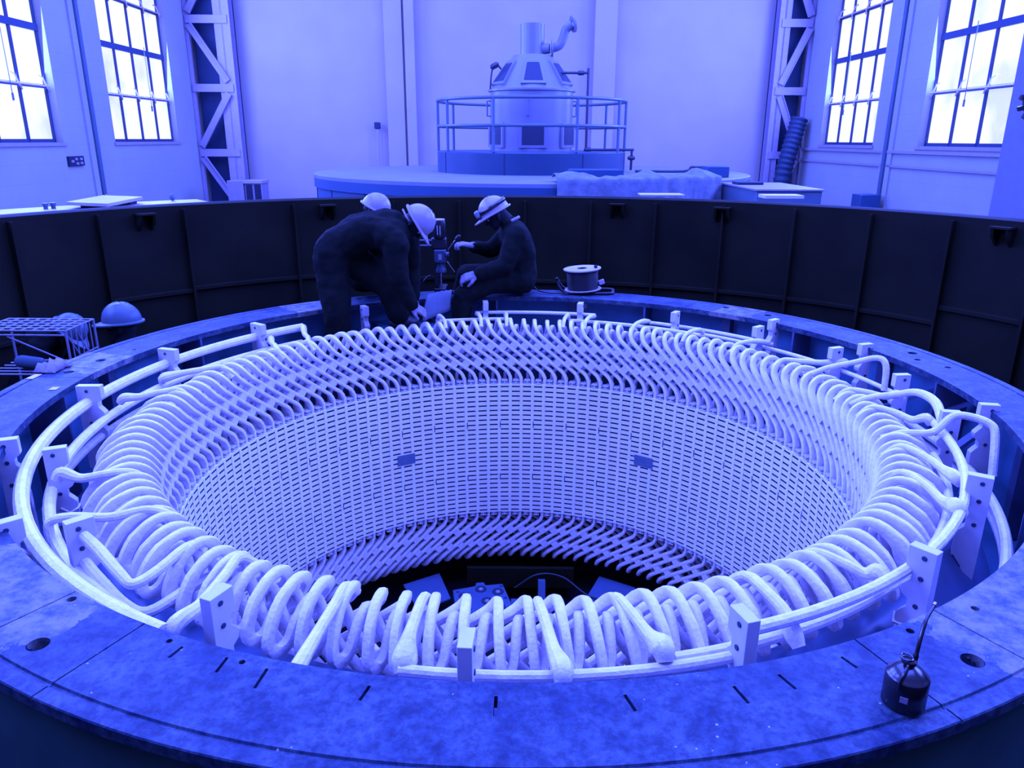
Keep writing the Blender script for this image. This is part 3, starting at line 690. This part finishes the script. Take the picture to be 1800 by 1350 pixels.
def cleat(r, az, top=0.0, bot=-.5, thick=.022, wid=.05, inward=True):
    s_ = -1 if inward else 1
    prof = [(-wid, bot), (wid, bot)]
    side = [(wid, bot), (wid, top-.27), (wid-.012, top-.255), (wid-.030, top-.235), (wid-.030, top-.205), (wid-.008, top-.19), (wid, top-.175), (wid, top-.16), (wid-.012, top-.145), (wid-.030, top-.125), (wid-.030, top-.095), (wid-.005, top-.075), (wid-.005, top)]
    poly = [(x*s_, z) for x, z in side] + [(-wid*s_, top), (-wid*s_, bot)]
    m4 = polm(r, az, 0) @ Matrix(((1, 0, 0, 0), (0, 0, 1, 0), (0, 1, 0, 0), (0, 0, 0, 1)))
    cb = MB().prism(poly, -thick, thick, m4)
    for z in (top-.03, top-.11, top-.22):
        for sg in (-1, 1): cb.tube([polm(r, az, 0) @ Vector((-s_*.012, sg*thick, z)), polm(r, az, 0) @ Vector((-s_*.012, sg*(thick+.004), z))], .010, 8, mi=1)
    sobj('pipe_cleat', cb, [M_block, M_joint_shade], 35, bevel=.002)
for az in (96.6, 76.4, 56.2, 38.5, 21.5, 6, -10.5, -31.8, -52, -72.7, -93.4, -113.6, -134.2, -154.7):
    cleat(2.33 if az > 0 else 2.29, az, -.005 if az > 0 else (-.02 if az == -93.4 else .0))
for az in (-178, 163.2, 143.9, 121.5): cleat(2.42 if az == 121.5 else 2.40, az, 0.0, wid=.07 if az != 121.5 else .05)
for az in (38, 19.3, -9, -136.6, -157.5): cleat(2.49, az, .03, wid=.05)
lt = MB()                                                            # cord lashings on the pipes at the cleats
for az in (-134.2, -154.7, -113.6, -72.7, -52):
    for k in range(5): lt.tube([polm(2.275+.01*k, az, -.30-.018*k) @ Vector((.045*math.cos(q*PI/4), .04*math.sin(q*PI/4), .012*math.sin(q*2.1+k))) for q in range(8)], .006, 5, closed=True)
sobj('cord_lashing', lt, M_coil)

# ================================================================== LOOSE THINGS ON AND IN THE STATOR
# oil can on the near flange
t = empty('oil_can', (.965, -2.56, .001)); tag(t, 'black oil can with a long curved spout standing on the near flange', 'oil can'); t.rotation_euler = (0, 0, R_(8)); t.scale = (.88, .88, .95)
MB().lathe([(0, 0), (.053, 0), (.057, .004), (.057, .085), (.055, .089), (.050, .092), (.046, .098), (.030, .112), (.014, .118), (.014, .128), (0, .128)], 40).obj('body', M_black, t, 50)
MB().tube(smooth_path([(.008, 0, .125), (.013, .0, .15), (.026, .012, .19), (.052, .035, .225), (.092, .062, .250)], 5), [.0085]*5+[.006]*10+[.0045]*6, 10).obj('spout', M_black, t)
MB().tube([(.089, .060, .2485), (.096, .065, .252)], .006, 10).obj('spout_tip', M_steel, t)
MB().lathe([(0, .125), (.020, .125), (.020, .133), (.014, .138), (0, .138)], 24, c=(-.004, 0, 0)).tube([Vector((-.014, 0, .14)) + Vector((.016*math.cos(k*PI/6), .016*math.sin(k*PI/6), .002)) for k in range(12)], .003, 6, closed=True).obj('cap', M_black, t)
MB().tube(smooth_path([(-.004, -.004, .132), (-.035, -.03, .118), (-.048, -.036, .098), (-.05, -.036, .07)], 4), .004, 8).obj('trigger', M_black, t)
MB().box((-.010, -.002, -.008), (.010, .001, .008), Matrix.Rotation(R_(-38), 4, 'Z') @ Matrix.Translation((0, -.0575, .045))).obj('label_sticker', M_rag, t)

# cable reel on the far flange
t = empty('cable_reel', (.605, 2.70, 0)); tag(t, 'cable reel with a pale metal flange and black cable on the far flange', 'reel')
ti = Matrix.Translation((0, 0, .02)) @ Matrix.Rotation(R_(-4), 4, 'Y')
rl = MB().lathe([(.045, .196), (.165, .190), (.170, .196), (.170, .203), (.165, .205), (.150, .200), (.06, .204), (.045, .203)], 48, closedp=True).xf(ti); rl.obj('top_flange', M_zinc, t)
MB().lathe([(.045, .010), (.165, .010), (.168, .016), (.06, .02), (.045, .018)], 48, closedp=True).xf(ti).obj('bottom_flange', M_zinc, t)
wd = MB()
for j, z in enumerate([.026+.0125*k for k in range(14)]): wd.lathe([(.135+.006*math.cos(q*PI/4), z+.0065*math.sin(q*PI/4)) for q in range(8)], 40, closedp=True)
wd.lathe([(.125, .02), (.125, .19)], 40); wd.xf(ti).obj('wound_cable', M_rubber, t)
MB().lathe([(.0, .02), (.045, .02), (.045, .205), (.03, .205), (.03, .03), (0, .03)], 24).xf(ti).obj('hub', M_rubber, t)
MB().tube(smooth_path([(-.24, -.08, .12), (-.22, -.09, .07), (-.18, -.10, .025), (-.1, -.11, .014), (.15, -.11, .014), (.25, -.09, .014), (.27, 0, .014), (.25, .1, .014), (-.1, .11, .014), (-.18, .1, .03), (-.24, .08, .12)], 4), .013, 8).obj('stand', M_rubber, t)
MB().box((.165, -.02, .018), (.215, .02, .055), Matrix.Rotation(R_(-20), 4, 'Y')).obj('foot', M_zinc, t)
MB().tube([ti @ Vector((.12, -.03, .205)), ti @ Vector((.12, -.03, .225))], .016, 10).obj('winding_knob', M_rubber, t)
tag(MB().tube(smooth_path([(.46, 2.56, .012), (.40, 2.56, .02), (.28, 2.60, .016), (.18, 2.70, .03), (.10, 2.88, .10), (-.05, 2.97, .12)], 6), .007, 6).obj('power_cable', M_rubber), 'thin black cable running from the reel behind the seated worker', 'cable')

# magnetic drill between the two workers
t = empty('magnetic_drill', (-.68, 2.60, .001)); tag(t, 'upright magnetic drill press standing on the flange between the two workers', 'drill')
MB().box((-.05, -.05, 0), (.05, .20, .055)).obj('magnet_base', M_drilld, t, bevel=.006)
MB().box((-.055, -.0, .055), (-.012, .10, .46)).obj('column', M_drilld, t, bevel=.004)
MB().box((-.07, -.03, .40), (.058, .08, .50)).obj('gear_housing', M_drilld, t, bevel=.012)
MB().lathe([(0, .50), (.052, .50), (.056, .51), (.054, .63), (.048, .65), (0, .65)], 24).obj('motor', M_drilld, t)
MB().lathe([(0, .652), (.05, .652), (.05, .66), (0, .66)], 24).obj('motor_cap', M_zinc, t)
mv = MB()
for x in (-.012, .012): mv.box((x-.003, -.0565, .53), (x+.003, -.05, .61))
mv.obj('vent_slot', M_zinc, t)
MB().box((-.045, -.065, .285), (.055, .03, .40)).obj('slide_block', M_drillb, t, bevel=.01)
MB().box((-.008, -.068, .315), (.022, -.064, .365)).obj('rating_plate', M_plate, t)
MB().lathe([(0, .285), (.034, .285), (.036, .24), (.045, .225), (.048, .20), (.04, .195), (0, .195)], 24, c=(.01, -.015, 0)).obj('chuck', M_drillb, t)
MB().tube([(.01, -.015, .20), (.01, -.015, .06)], [.009, .009], 10).obj('drill_bit', M_steel, t)
for k, (p, q) in enumerate((((.075, -.05, .40), (.155, -.05, .50)), ((.065, -.05, .30), (.135, -.06, .205)))):
    h = MB().tube([p, q], .0055, 8).obj('feed_lever', M_steel, t)
    if k == 0: MB().capsule(Vector(q)-Vector((.004, 0, .004)), Vector(q)+Vector((.018, 0, .018)), .013, .016).obj('lever_knob', M_drilld, h)
MB().tube([(.055, -.05, .36), (.085, -.05, .36)], .024, 14).obj('feed_hub', M_drillb, t)
for z in (.425, .47): MB().tube([(-.07, .02, z), (-.20, .02, z-.0)], .010, 8).obj('carry_handle', M_drillb, t)
MB().tube(smooth_path([(-.05, .03, .12), (-.10, .0, .16), (-.16, -.01, .10), (-.19, .02, .02)], 4), .008, 6).obj('power_lead', M_drilld, t)

# bent sheet over the flange edge below the drill
shm = MB(); nu, nv = 16, 12
for i in range(nu+1):
    s_ = i/nu; 
    for j in range(nv+1):
        q = j/nv
        a = Vector((-.80, 2.17, -.155)).lerp(Vector((-.57, 2.31, -.085)), s_); b = Vector((-.76, 2.50, .012)).lerp(Vector((-.56, 2.53, .012)), s_)
        p = a.lerp(b, q); p.z += .105*math.sin(PI*q)*(.85+.15*math.sin(s_*2.6)) + .004*math.sin(i*2.1+j)
        shm.v.append(p)
for i in range(nu):
    for j in range(nv):
        a = i*(nv+1)+j; shm.f.append((a, a+1, a+nv+2, a+nv+1)); shm.mi.append(0)
o = shm.obj('protective_sheet', M_sheet, None, 180); sd_ = o.modifiers.new('thickness', 'SOLIDIFY'); sd_.thickness = .004
tag(o, 'grey protective sheet bent over the flange edge below the drill', 'sheet')
tag(MB().box((.58, 2.485, -.075), (.60, 2.49, .003)).box((.585, 2.483, -.10), (.625, 2.487, -.06), Matrix.Identity(4)).obj('paper_tag', M_rag), 'small torn paper tag hanging below the cable reel', 'tag')

# things at the bottom of the bore
def plate(quad, z, lab, name='cover_plate', m=M_cover):
    c = sum((Vector((x, y, 0)) for x, y in quad), Vector())/len(quad)
    o = MB().prism([(x-c.x, y-c.y) for x, y in quad], 0, .018).obj(name, m, None, bevel=.003); o.location = (c.x, c.y, z)
    return tag(o, lab, 'plate')
PZ = -2.40
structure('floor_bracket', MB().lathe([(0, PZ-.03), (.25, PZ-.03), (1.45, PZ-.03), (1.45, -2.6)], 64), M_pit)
# sector of the lower bracket: beam with pads
tag(MB().box((-.42, 1.38, PZ-.03), (.52, 1.42, PZ+.16)).box((-.42, 1.42, PZ-.03), (.52, 1.78, PZ-.01)).obj('dark_trough', M_dark, None), 'dark steel trough between the two cover plates at the bottom of the bore', 'trough').location = (0, .32, -.02)
plate([(-.98, 1.66), (-.80, 1.28), (-.545, 1.46), (-.68, 1.85)], PZ-.02, 'square grey cover plate at the bottom of the bore, beside the drilled block')
plate([(.56, 1.36), (.92, 1.38), (1.06, 1.64), (.76, 1.82)], PZ-.02, 'square grey cover plate at the bottom of the bore with a single small hole')
t = empty('drilled_block', (-.28, 1.47, PZ-.02)); tag(t, 'machined block with round bolt recesses at the bottom of the bore', 'block'); t.rotation_euler = (0, 0, R_(10))
db = MB().prism([(-.24, -.35), (.24, -.35), (.2, .12), (.05, .12), (.04, .17), (-.03, .17), (-.04, .12), (-.24, .09)], 0, .06).obj('body', M_cover, t, bevel=.006)
for x, y in ((-.15, -.02), (-.0, .06), (.14, -.0), (.03, -.12), (-.16, -.2), (.12, -.22)):
    g = MB().lathe([(.020, .061), (.045, .061), (.047, .066), (.050, .061), (.05, .0605), (.020, .0605)], 24, c=(x, y, 0)).obj('bolt_recess', M_joint_shade, t)
    MB().lathe([(0, .068), (.017, .068), (.02, .062), (0, .062)], 20, c=(x, y, 0)).obj('bolt_head', M_deck, g)
for x, y in ((.18, .08), (-.2, .05), (-.2, -.1), (.19, -.1)): MB().lathe([(0, .0615), (.016, .0615)], 16, c=(x, y, 0)).obj('small_hole', M_joint_shade, t)
t = empty('angle_bracket', (.13, 1.50, PZ-.02)); tag(t, 'pale angle bracket with an upright flat bar at the bottom of the bore', 'bracket')
MB().box((.07, -.1, 0), (.13, .0, .16), Matrix.Rotation(R_(-20), 4, 'X')).obj('upright_bar', M_cover, t)
MB().box((-.16, -.13, 0), (.13, -.06, .03)).obj('foot_bar', M_cover, t)
tag(MB().tube(smooth_path([(.0, 1.60, PZ+.01), (.20, 1.64, PZ+.12), (.42, 1.63, PZ+.10), (.64, 1.45, PZ+.03), (.9, 1.40, PZ+.02)], 6), .010, 6).obj('loose_hose', M_rubber), 'thin black hose looping past the angle bracket at the bottom of the bore', 'hose')

# wire trolley and bits beyond the left flange
t = empty('wire_trolley', (-3.2, .82, -1.75)); tag(t, 'galvanised wire mesh trolley standing outside the left flange', 'trolley')
Z0 = 1.75
def wire(nm, segs, r=.006):
    m = MB()
    for a, b in segs: m.tube([a, b], r, 6)
    return m.obj(nm, M_wire, t)
x0, x1, y0, y1, zt = -.34, .25, -.14, .20, Z0+.12
wire('top_shelf', [((x0, y0+(y1-y0)*k/5, zt), (x1, y0+(y1-y0)*k/5, zt)) for k in range(6)] + [((x0+(x1-x0)*k/8, y0, zt), (x0+(x1-x0)*k/8, y1, zt)) for k in range(9)])
wire('side_panel', [((x1, y0+(y1-y0)*k/6, zt), (x1, y0+(y1-y0)*k/6, zt-.45)) for k in range(7)] + [((x1, y0, zt-.2), (x1, y1, zt-.2)), ((x1, y0, zt-.02), (x1, y0+.12, zt-.2)), ((x1, y0+.12, zt-.02), (x1, y0+.22, zt-.2))], .005)
wire('shelf_edge', [((x0, y0, zt-.03), (x1, y0, zt-.03)), ((x0+.2, y0, zt-.04), (x1, y0, zt-.22))], .006)
for x, y in ((x0, y0), (x1, y0), (x0, y1), (x1, y1)): wire('leg', [((x, y, 0), (x, y, zt))], .009)
wire('lower_shelf', [((x0, y0+(y1-y0)*k/5, Z0-.18), (x1, y0+(y1-y0)*k/5, Z0-.18)) for k in range(6)])
o = MB().capsule((-3.36, .80, -.125), (-3.22, .78, -.135), .044, .042, 12).obj('cloth_roll', M_padd); tag(o, 'rolled grey cloth lying on the lower shelf of the wire trolley', 'cloth')
rg = MB(); rnd = random.Random(5)
for i in range(10):
    for j in range(8):
        p = pol(2.72+.020*j+rnd.uniform(-.008, .008), 173.6+.42*i+rnd.uniform(-.12, .12), .006+rnd.uniform(0, .06)*(1 if 0 < i < 9 and 0 < j < 7 else .08)); rg.v.append(p)
for i in range(9):
    for j in range(7): rg.f.append((i*8+j, i*8+j+1, (i+1)*8+j+1, (i+1)*8+j)); rg.mi.append(0)
o = rg.obj('rag', M_rag, None, 180); sd_ = o.modifiers.new('thickness', 'SOLIDIFY'); sd_.thickness = .004
tag(o, 'crumpled pale rag on the outer edge of the left flange', 'rag')
for az, r, ln, lab in ((178.8, 2.80, .09, 'white paper scrap on the left flange below the rag, outermost one'), (-176.5, 2.56, .05, 'small white paper scrap near the inner edge of the left flange')):
    tag(MB().box((-.02, -ln/2, .001), (.02, ln/2, .004), polm(r, az, 0)).obj('paper_scrap', M_white), lab, 'paper')

# ================================================================== PEOPLE
def basis(fwd, up):
    f = Vector(fwd).normalized(); u = Vector(up); u = (u - f*u.dot(f)).normalized(); l = u.cross(f)
    return f, l, u
def frame(o, fwd, up):
    f, l, u = basis(fwd, up); m = Matrix((f, l, u)).transposed().to_4x4(); m.translation = Vector(o); return m
def helmet(root, c, fwd, up, m, strap=False, size=1.0):
    """hard hat: ribbed dome, brim and peak; c = centre of the brim plane"""
    mb = MB(); NL, NT = 40, 12; rings = []
    for j in range(NT+1):
        th = PI/2*j/NT; ring = []
        for i in range(NL):
            ph = 2*PI*i/NL; x, y = math.cos(ph), math.sin(ph); c_, s_ = math.cos(th), math.sin(th)
            k = 1 + (.035 if (abs(y*c_) < .10 or abs(abs(y*c_)-.36) < .05) and j > 2 and x > -.8 else 0)
            ring.append(Vector((.135*x*c_*k, .108*y*c_*k, .005+.135*s_*k if j < NT else .14)))
        rings.append(ring)
    low = []
    for e, zz in ((0, -.012), (1, -.010), (1, .0)):
        low.append([Vector(((.135+(.018+.052*max(0, math.cos(2*PI*i/NL))**1.5)*e)*math.cos(2*PI*i/NL), (.108+.014*e)*math.sin(2*PI*i/NL), zz-(.016*max(0, math.cos(2*PI*i/NL))**2)*e)) for i in range(NL)])
    mb.rings(low + rings, caps=True)
    mb.v = [p*size for p in mb.v]
    o = mb.xf(frame(c, fwd, up)).obj('hard_hat', m, root, 40)
    if strap:
        b = MB(); pts = [Vector((.128*math.cos(R_(a)), .104*math.sin(R_(a)), .052-.012*math.cos(R_(a)))) for a in range(0, 360, 12)]
        n_ = len(pts); vs = [p+Vector((0, 0, d)) for d in (-.017, .017) for p in pts]
        b.add(vs, [(i, (i+1) % n_, n_+(i+1) % n_, n_+i) for i in range(n_)]); g = b.xf(frame(c, fwd, up)).obj('goggle_strap', M_black, root)
        sdm = g.modifiers.new('t', 'SOLIDIFY'); sdm.thickness = .008; sdm.offset = 1
        g2 = MB().box((.122, -.07, .02), (.165, .07, .080), Matrix.Identity(4)).xf(frame(c, fwd, up)).obj('goggles', M_wire, root, bevel=.012)
    return o
def head(root, c, fwd, up, neck_to):
    """c = centre of the brim plane; a face with nose, mouth, ears under it"""
    m4 = frame(c, fwd, up); P_ = lambda *a: m4 @ Vector(a)
    b = MB()
    b.capsule(P_(-.02, 0, .02), P_(.0, 0, -.03), .088, .085, 14); b.capsule(P_(.03, 0, -.04), P_(.052, 0, -.105), .060, .040, 12)
    b.capsule(P_(.02, .03, -.06), P_(.045, .015, -.105), .045, .034); b.capsule(P_(.02, -.03, -.06), P_(.045, -.015, -.105), .045, .034)
    b.capsule(P_(.088, 0, -.03), P_(.108, 0, -.062), .010, .014); b.capsule(P_(.088, .012, -.088), P_(.088, -.012, -.088), .008, .008)
    for s_ in (-1, 1): b.capsule(P_(-.01, .086*s_, -.03), P_(-.005, .083*s_, -.065), .018, .012); b.capsule(P_(.08, .034*s_, -.018), P_(.07, .05*s_, -.02), .010, .009)
    b.capsule(P_(-.035, 0, -.04), neck_to, .060, .066, 12)
    o = remesh(b, 'body', M_skin, .006, root, 2)
    for s_ in (-1, 1): MB().capsule(P_(.079, .031*s_, -.034), P_(.081, .031*s_, -.034), .011, .011).obj('eye', M_deck, o)
    return o
def hand(root, wrist, to, normal, curl=35, side=1, size=1.0, name='glove'):
    """work glove: cuff, palm, four unequal bent fingers and a side thumb"""
    m4 = frame(wrist, to, normal); b = MB(); k = size
    P_ = lambda x, y, z: m4 @ Vector((x*k, y*k*side, z*k))
    b.capsule(P_(-.02, 0, 0), P_(.0, 0, 0), .036*k, .034*k, 12)
    for y in (-.03, -.010, .010, .03): b.capsule(P_(.0, y*.7, 0), P_(.085, y, .004), .020*k, .014*k)
    for y, ln, e in ((-.033, .062, 1.15), (-.011, .078, 1.0), (.011, .084, .95), (.033, .074, .9)):
        x, z, a = .09, .003, R_(curl*.35*e); p = P_(x, y, z)
        for f in (.44, .32, .26):
            x2, z2 = x+ln*f*math.cos(a), z-ln*f*math.sin(a); q = P_(x2, y*1.05, z2)
            b.capsule(p, q, .0105*k, .0095*k, 8); p, x, z = q, x2, z2; a += R_(curl*e)
    b.capsule(P_(.012, .03, -.004), P_(.05, .062, -.014), .016*k, .013*k); b.capsule(P_(.05, .062, -.014), P_(.082, .066, -.03), .0125*k, .010*k)
    return remesh(b, name, M_glove, .0045, root, 2)
def boot(root, ankle, toe, up=(0, 0, 1)):
    d = Vector(toe)-Vector(ankle); d.z = 0; m4 = frame(ankle, d, up); P_ = lambda *a: m4 @ Vector(a)
    b = MB(); b.capsule(P_(0, 0, .06), P_(0, 0, -.03), .062, .055); b.capsule(P_(-.045, 0, -.045), P_(.07, 0, -.045), .042, .045); b.capsule(P_(.0, 0, -.02), P_(.12, 0, -.045), .05, .044); b.capsule(P_(.10, .012, -.05), P_(.16, .01, -.052), .042, .036); b.capsule(P_(.1, -.012, -.05), P_(.15, -.01, -.052), .042, .036)
    o = remesh(b, 'boot', M_boot, .008, root, 2)
    s_ = MB(); s_.prism([(-.09, -.04), (-.09, .04), (.05, .05), (.16, .05), (.20, .02), (.20, -.02), (.16, -.05), (.05, -.05)], -.105, -.082, m4).obj('sole', M_rubber, o, bevel=.004)
    return o
def suit(root, limbs, noise=.015):
    b = MB()
    for a, c, ra, rb in limbs: b.capsule(a, c, ra, rb, 12)
    return remesh(b, 'coverall', M_over, .013, root, 6, noise)
def person(name, at_, label): return tag(empty(name, at_), label, 'person')
def local(root):
    L0 = root.location
    return lambda *p: Vector(p)-L0
# --- worker bending over at the left, seen from his right side
r = person('person', (-1.44, 2.10, -.55), 'person in a dark coverall and hard hat bending far over to hold a grey sheet'); q = local(r)
suit(r, [(q(-1.47, 1.970, .46), q(-1.43, 2.120, .46), .165, .165), (q(-1.45, 1.980, .50), q(-1.20, 1.980, .63), .150, .135), (q(-1.45, 2.120, .50), q(-1.20, 2.110, .63), .150, .135),
         (q(-1.30, 2.040, .60), q(-1.02, 2.040, .66), .155, .145), (q(-1.16, 1.960, .63), q(-.98, 1.960, .60), .135, .14), (q(-1.16, 2.120, .63), q(-.98, 2.120, .61), .135, .14),
         (q(-1.02, 1.880, .60), q(-.93, 1.840, .53), .12, .10), (q(-.96, 1.840, .56), q(-.93, 1.810, .28), .105, .088), (q(-.93, 1.810, .28), q(-.845, 1.840, .065), .085, .065),
         (q(-.98, 2.210, .60), q(-.90, 2.250, .54), .11, .10), (q(-.90, 2.250, .54), q(-.89, 2.270, .27), .095, .08), (q(-.89, 2.270, .27), q(-.87, 2.190, .07), .08, .06),
         (q(-1.49, 1.960, .42), q(-1.445, 1.850, .0), .150, .120), (q(-1.445, 1.850, .0), q(-1.45, 1.870, -.34), .116, .090),
         (q(-1.40, 2.110, .42), q(-1.05, 2.060, .17), .145, .118), (q(-1.05, 2.060, .17), q(-.985, 2.060, -.06), .115, .098), (q(-.95, 2.040, .66), q(-.865, 2.040, .66), .095, .075)])
boot(r, q(-1.45, 1.86, -.350), q(-1.28, 2.01, -.350)); boot(r, q(-.985, 2.075, -.100), q(-.81, 2.20, -.100))
head(r, q(-.795, 2.040, .70), (.50, -.06, -.86), (.86, 0, .50), q(-.90, 2.040, .66)); helmet(r, q(-.795, 2.040, .70), (.50, -.06, -.86), (.86, 0, .50), M_hat)
hand(r, q(-.835, 1.845, .045), (.80, .30, -.50), (.5, -.5, .70), 38, -1); hand(r, q(-.87, 2.180, .05), (.35, .1, -.93), (.9, 0, .3), 40, 1)
MB().tube(smooth_path([q(-.90, 1.960, .80), q(-.87, 1.940, .745), q(-.85, 1.950, .71)], 4), .008, 6).obj('ear_defender_band', M_deck, r)
# --- worker sitting on the flange at the right, facing left
r = person('person', (.03, 2.62, .0), 'person in a dark coverall sitting on the flange with goggles strapped on a hard hat'); q = local(r)
suit(r, [(q(.04, 2.53, .152), q(.04, 2.72, .152), .140, .140), (q(.05, 2.56, .16), q(.03, 2.54, .36), .138, .130), (q(.05, 2.69, .16), q(.03, 2.68, .36), .138, .130),
         (q(.04, 2.54, .36), q(-.01, 2.52, .52), .135, .130), (q(.04, 2.70, .36), q(-.03, 2.70, .52), .135, .130), (q(.0, 2.50, .54), q(-.05, 2.74, .54), .115, .115), (q(-.01, 2.62, .56), q(-.08, 2.61, .635), .10, .075),
         (q(.0, 2.45, .54), q(-.10, 2.38, .29), .100, .082), (q(-.10, 2.38, .29), q(-.32, 2.30, .235), .080, .060),
         (q(-.06, 2.80, .53), q(-.24, 2.82, .36), .092, .076), (q(-.24, 2.82, .36), q(-.385, 2.70, .41), .072, .055),
         (q(.0, 2.52, .15), q(-.22, 2.43, .15), .124, .112), (q(-.22, 2.43, .15), q(-.46, 2.33, .04), .110, .094), (q(-.46, 2.33, .04), q(-.50, 2.34, -.34), .092, .074),
         (q(.0, 2.74, .14), q(-.46, 2.86, .13), .125, .10), (q(-.46, 2.86, .13), q(-.60, 3.04, -.30), .095, .075)])
boot(r, q(-.505, 2.345, -.365), q(-.74, 2.27, -.365)); boot(r, q(-.61, 3.05, -.36), q(-.85, 3.05, -.36))
head(r, q(-.195, 2.60, .725), (-.88, -.05, -.47), (-.47, 0, .88), q(-.07, 2.61, .63)); helmet(r, q(-.195, 2.60, .725), (-.88, -.05, -.47), (-.47, 0, .88), M_hat, strap=True)
hand(r, q(-.345, 2.295, .23), (-.92, .05, -.32), (-.25, -.55, .8), 45, 1, 1.1); hand(r, q(-.40, 2.69, .42), (-.95, -.25, .15), (-.1, -.2, .95), 45, -1, 1.05)
MB().tube(smooth_path([q(-.05, 2.535, .655), q(-.0, 2.58, .675), q(.015, 2.62, .68)], 3), .014, 6).obj('shirt_collar', M_rag, r)
# --- worker hidden behind the bending one
r = person('person', (-1.22, 2.62, .0), 'person crouching behind the bending worker, showing a pale hard hat and one gloved arm'); q = local(r)
suit(r, [(q(-1.36, 2.490, .160), q(-1.26, 2.570, .160), .13, .13), (q(-1.32, 2.530, .16), q(-1.24, 2.490, .52), .13, .14), (q(-1.24, 2.370, .52), q(-1.22, 2.610, .52), .11, .11), (q(-1.22, 2.490, .56), q(-1.18, 2.470, .66), .08, .065),
         (q(-1.27, 2.470, .50), q(-1.38, 2.420, .24), .085, .072), (q(-1.38, 2.420, .24), q(-1.245, 2.40, .10), .068, .050), (q(-1.22, 2.630, .50), q(-1.08, 2.72, .30), .085, .07), (q(-1.08, 2.72, .30), q(-1.04, 2.64, .17), .07, .05),
         (q(-1.30, 2.450, .16), q(-1.14, 2.460, .15), .11, .10), (q(-1.14, 2.460, .15), q(-1.20, 2.44, .12), .085, .07), (q(-1.24, 2.610, .16), q(-1.12, 2.86, .13), .11, .09), (q(-1.12, 2.86, .13), q(-1.12, 3.02, -.35), .085, .07)])
head(r, q(-1.20, 2.455, .765), (.82, -.1, -.55), (.5, 0, .85), q(-1.20, 2.470, .64)); helmet(r, q(-1.20, 2.455, .765), (.75, -.1, -.4), (.35, 0, .93), M_hat, size=.92)
hand(r, q(-1.245, 2.395, .10), (.85, -.35, -.12), (.12, .0, .95), 14, 1, .95); hand(r, q(-1.035, 2.63, .15), (.3, -.75, -.25), (.1, -.2, .9), 25, -1, .95)
boot(r, q(-1.12, 3.03, -.40), q(-.87, 3.03, -.40))
# --- worker standing in the pit at the left, only the helmet clears the flange
r = person('person', (-2.96, 1.30, -1.75), 'person standing low behind the left flange in a worn hard hat, facing the wire trolley'); q = local(r)
suit(r, [(q(-3.32, 1.22, -.95), q(-3.32, 1.40, -.95), .14, .14), (q(-3.32, 1.24, -.95), q(-3.22, 1.24, -.45), .13, .13), (q(-3.32, 1.40, -.95), q(-3.22, 1.40, -.45), .13, .13), (q(-3.20, 1.12, -.38), q(-3.20, 1.50, -.38), .10, .10), (q(-3.14, 1.31, -.34), q(-2.95, 1.31, -.20), .085, .07),
         (q(-3.20, 1.08, -.40), q(-3.24, 1.02, -.68), .08, .07), (q(-3.24, 1.02, -.68), q(-3.36, 1.02, -.88), .07, .05), (q(-3.20, 1.54, -.40), q(-3.24, 1.60, -.68), .08, .07), (q(-3.24, 1.60, -.68), q(-3.36, 1.60, -.88), .07, .05),
         (q(-3.32, 1.22, -.98), q(-3.34, 1.20, -1.62), .12, .08), (q(-3.32, 1.41, -.98), q(-3.34, 1.42, -1.62), .12, .08)])
boot(r, q(-3.34, 1.20, -1.645), q(-3.6, 1.2, -1.645)); boot(r, q(-3.34, 1.42, -1.645), q(-3.6, 1.42, -1.645))
head(r, q(-2.90, 1.30, .04), (-.995, -.1, -.02), (0, 0, 1), q(-2.93, 1.31, -.20)); helmet(r, q(-2.90, 1.30, .04), (-.985, -.17, -.03), (-.02, 0, 1), M_hatd, size=1.02)
hand(r, q(-3.36, 1.02, -.88), (-.3, 0, -.95), (0, -1, 0), 30, 1); hand(r, q(-3.36, 1.60, -.88), (-.3, 0, -.95), (0, 1, 0), 30, -1)
# --- worker crouching further left behind the wire trolley
r = person('person', (-3.75, 1.62, -1.75), 'person crouching in the shade behind the wire trolley, dark back and tilted hard hat showing'); q = local(r)
suit(r, [(q(-3.98, 1.55, -.75), q(-3.98, 1.75, -.75), .15, .15), (q(-3.96, 1.65, -.70), q(-3.68, 1.63, -.16), .17, .15), (q(-3.66, 1.52, -.17), q(-3.66, 1.76, -.17), .11, .11), (q(-3.62, 1.64, -.14), q(-3.54, 1.62, -.13), .08, .07),
         (q(-3.66, 1.46, -.20), q(-3.66, 1.42, -.52), .08, .07), (q(-3.66, 1.42, -.52), q(-3.62, 1.50, -.76), .07, .05), (q(-3.66, 1.80, -.20), q(-3.66, 1.90, -.52), .08, .07), (q(-3.66, 1.90, -.52), q(-3.62, 1.82, -.76), .07, .05),
         (q(-3.98, 1.54, -.78), q(-3.62, 1.48, -1.05), .13, .10), (q(-3.62, 1.48, -1.05), q(-3.85, 1.48, -1.62), .10, .08), (q(-3.98, 1.76, -.78), q(-3.62, 1.84, -1.05), .13, .10), (q(-3.62, 1.84, -1.05), q(-3.85, 1.84, -1.62), .10, .08)])
boot(r, q(-3.85, 1.48, -1.645), q(-3.6, 1.48, -1.645)); boot(r, q(-3.85, 1.84, -1.645), q(-3.6, 1.84, -1.645))
head(r, q(-3.48, 1.60, -.10), (.7, -.1, -.7), (.72, 0, .68), q(-3.56, 1.62, -.13)); helmet(r, q(-3.48, 1.60, -.10), (.7, -.1, -.7), (.72, 0, .68), M_hatd, size=.95)
hand(r, q(-3.62, 1.50, -.76), (.2, 0, -.95), (.95, 0, .2), 30, 1); hand(r, q(-3.62, 1.82, -.76), (.2, 0, -.95), (.95, 0, .2), 30, -1)
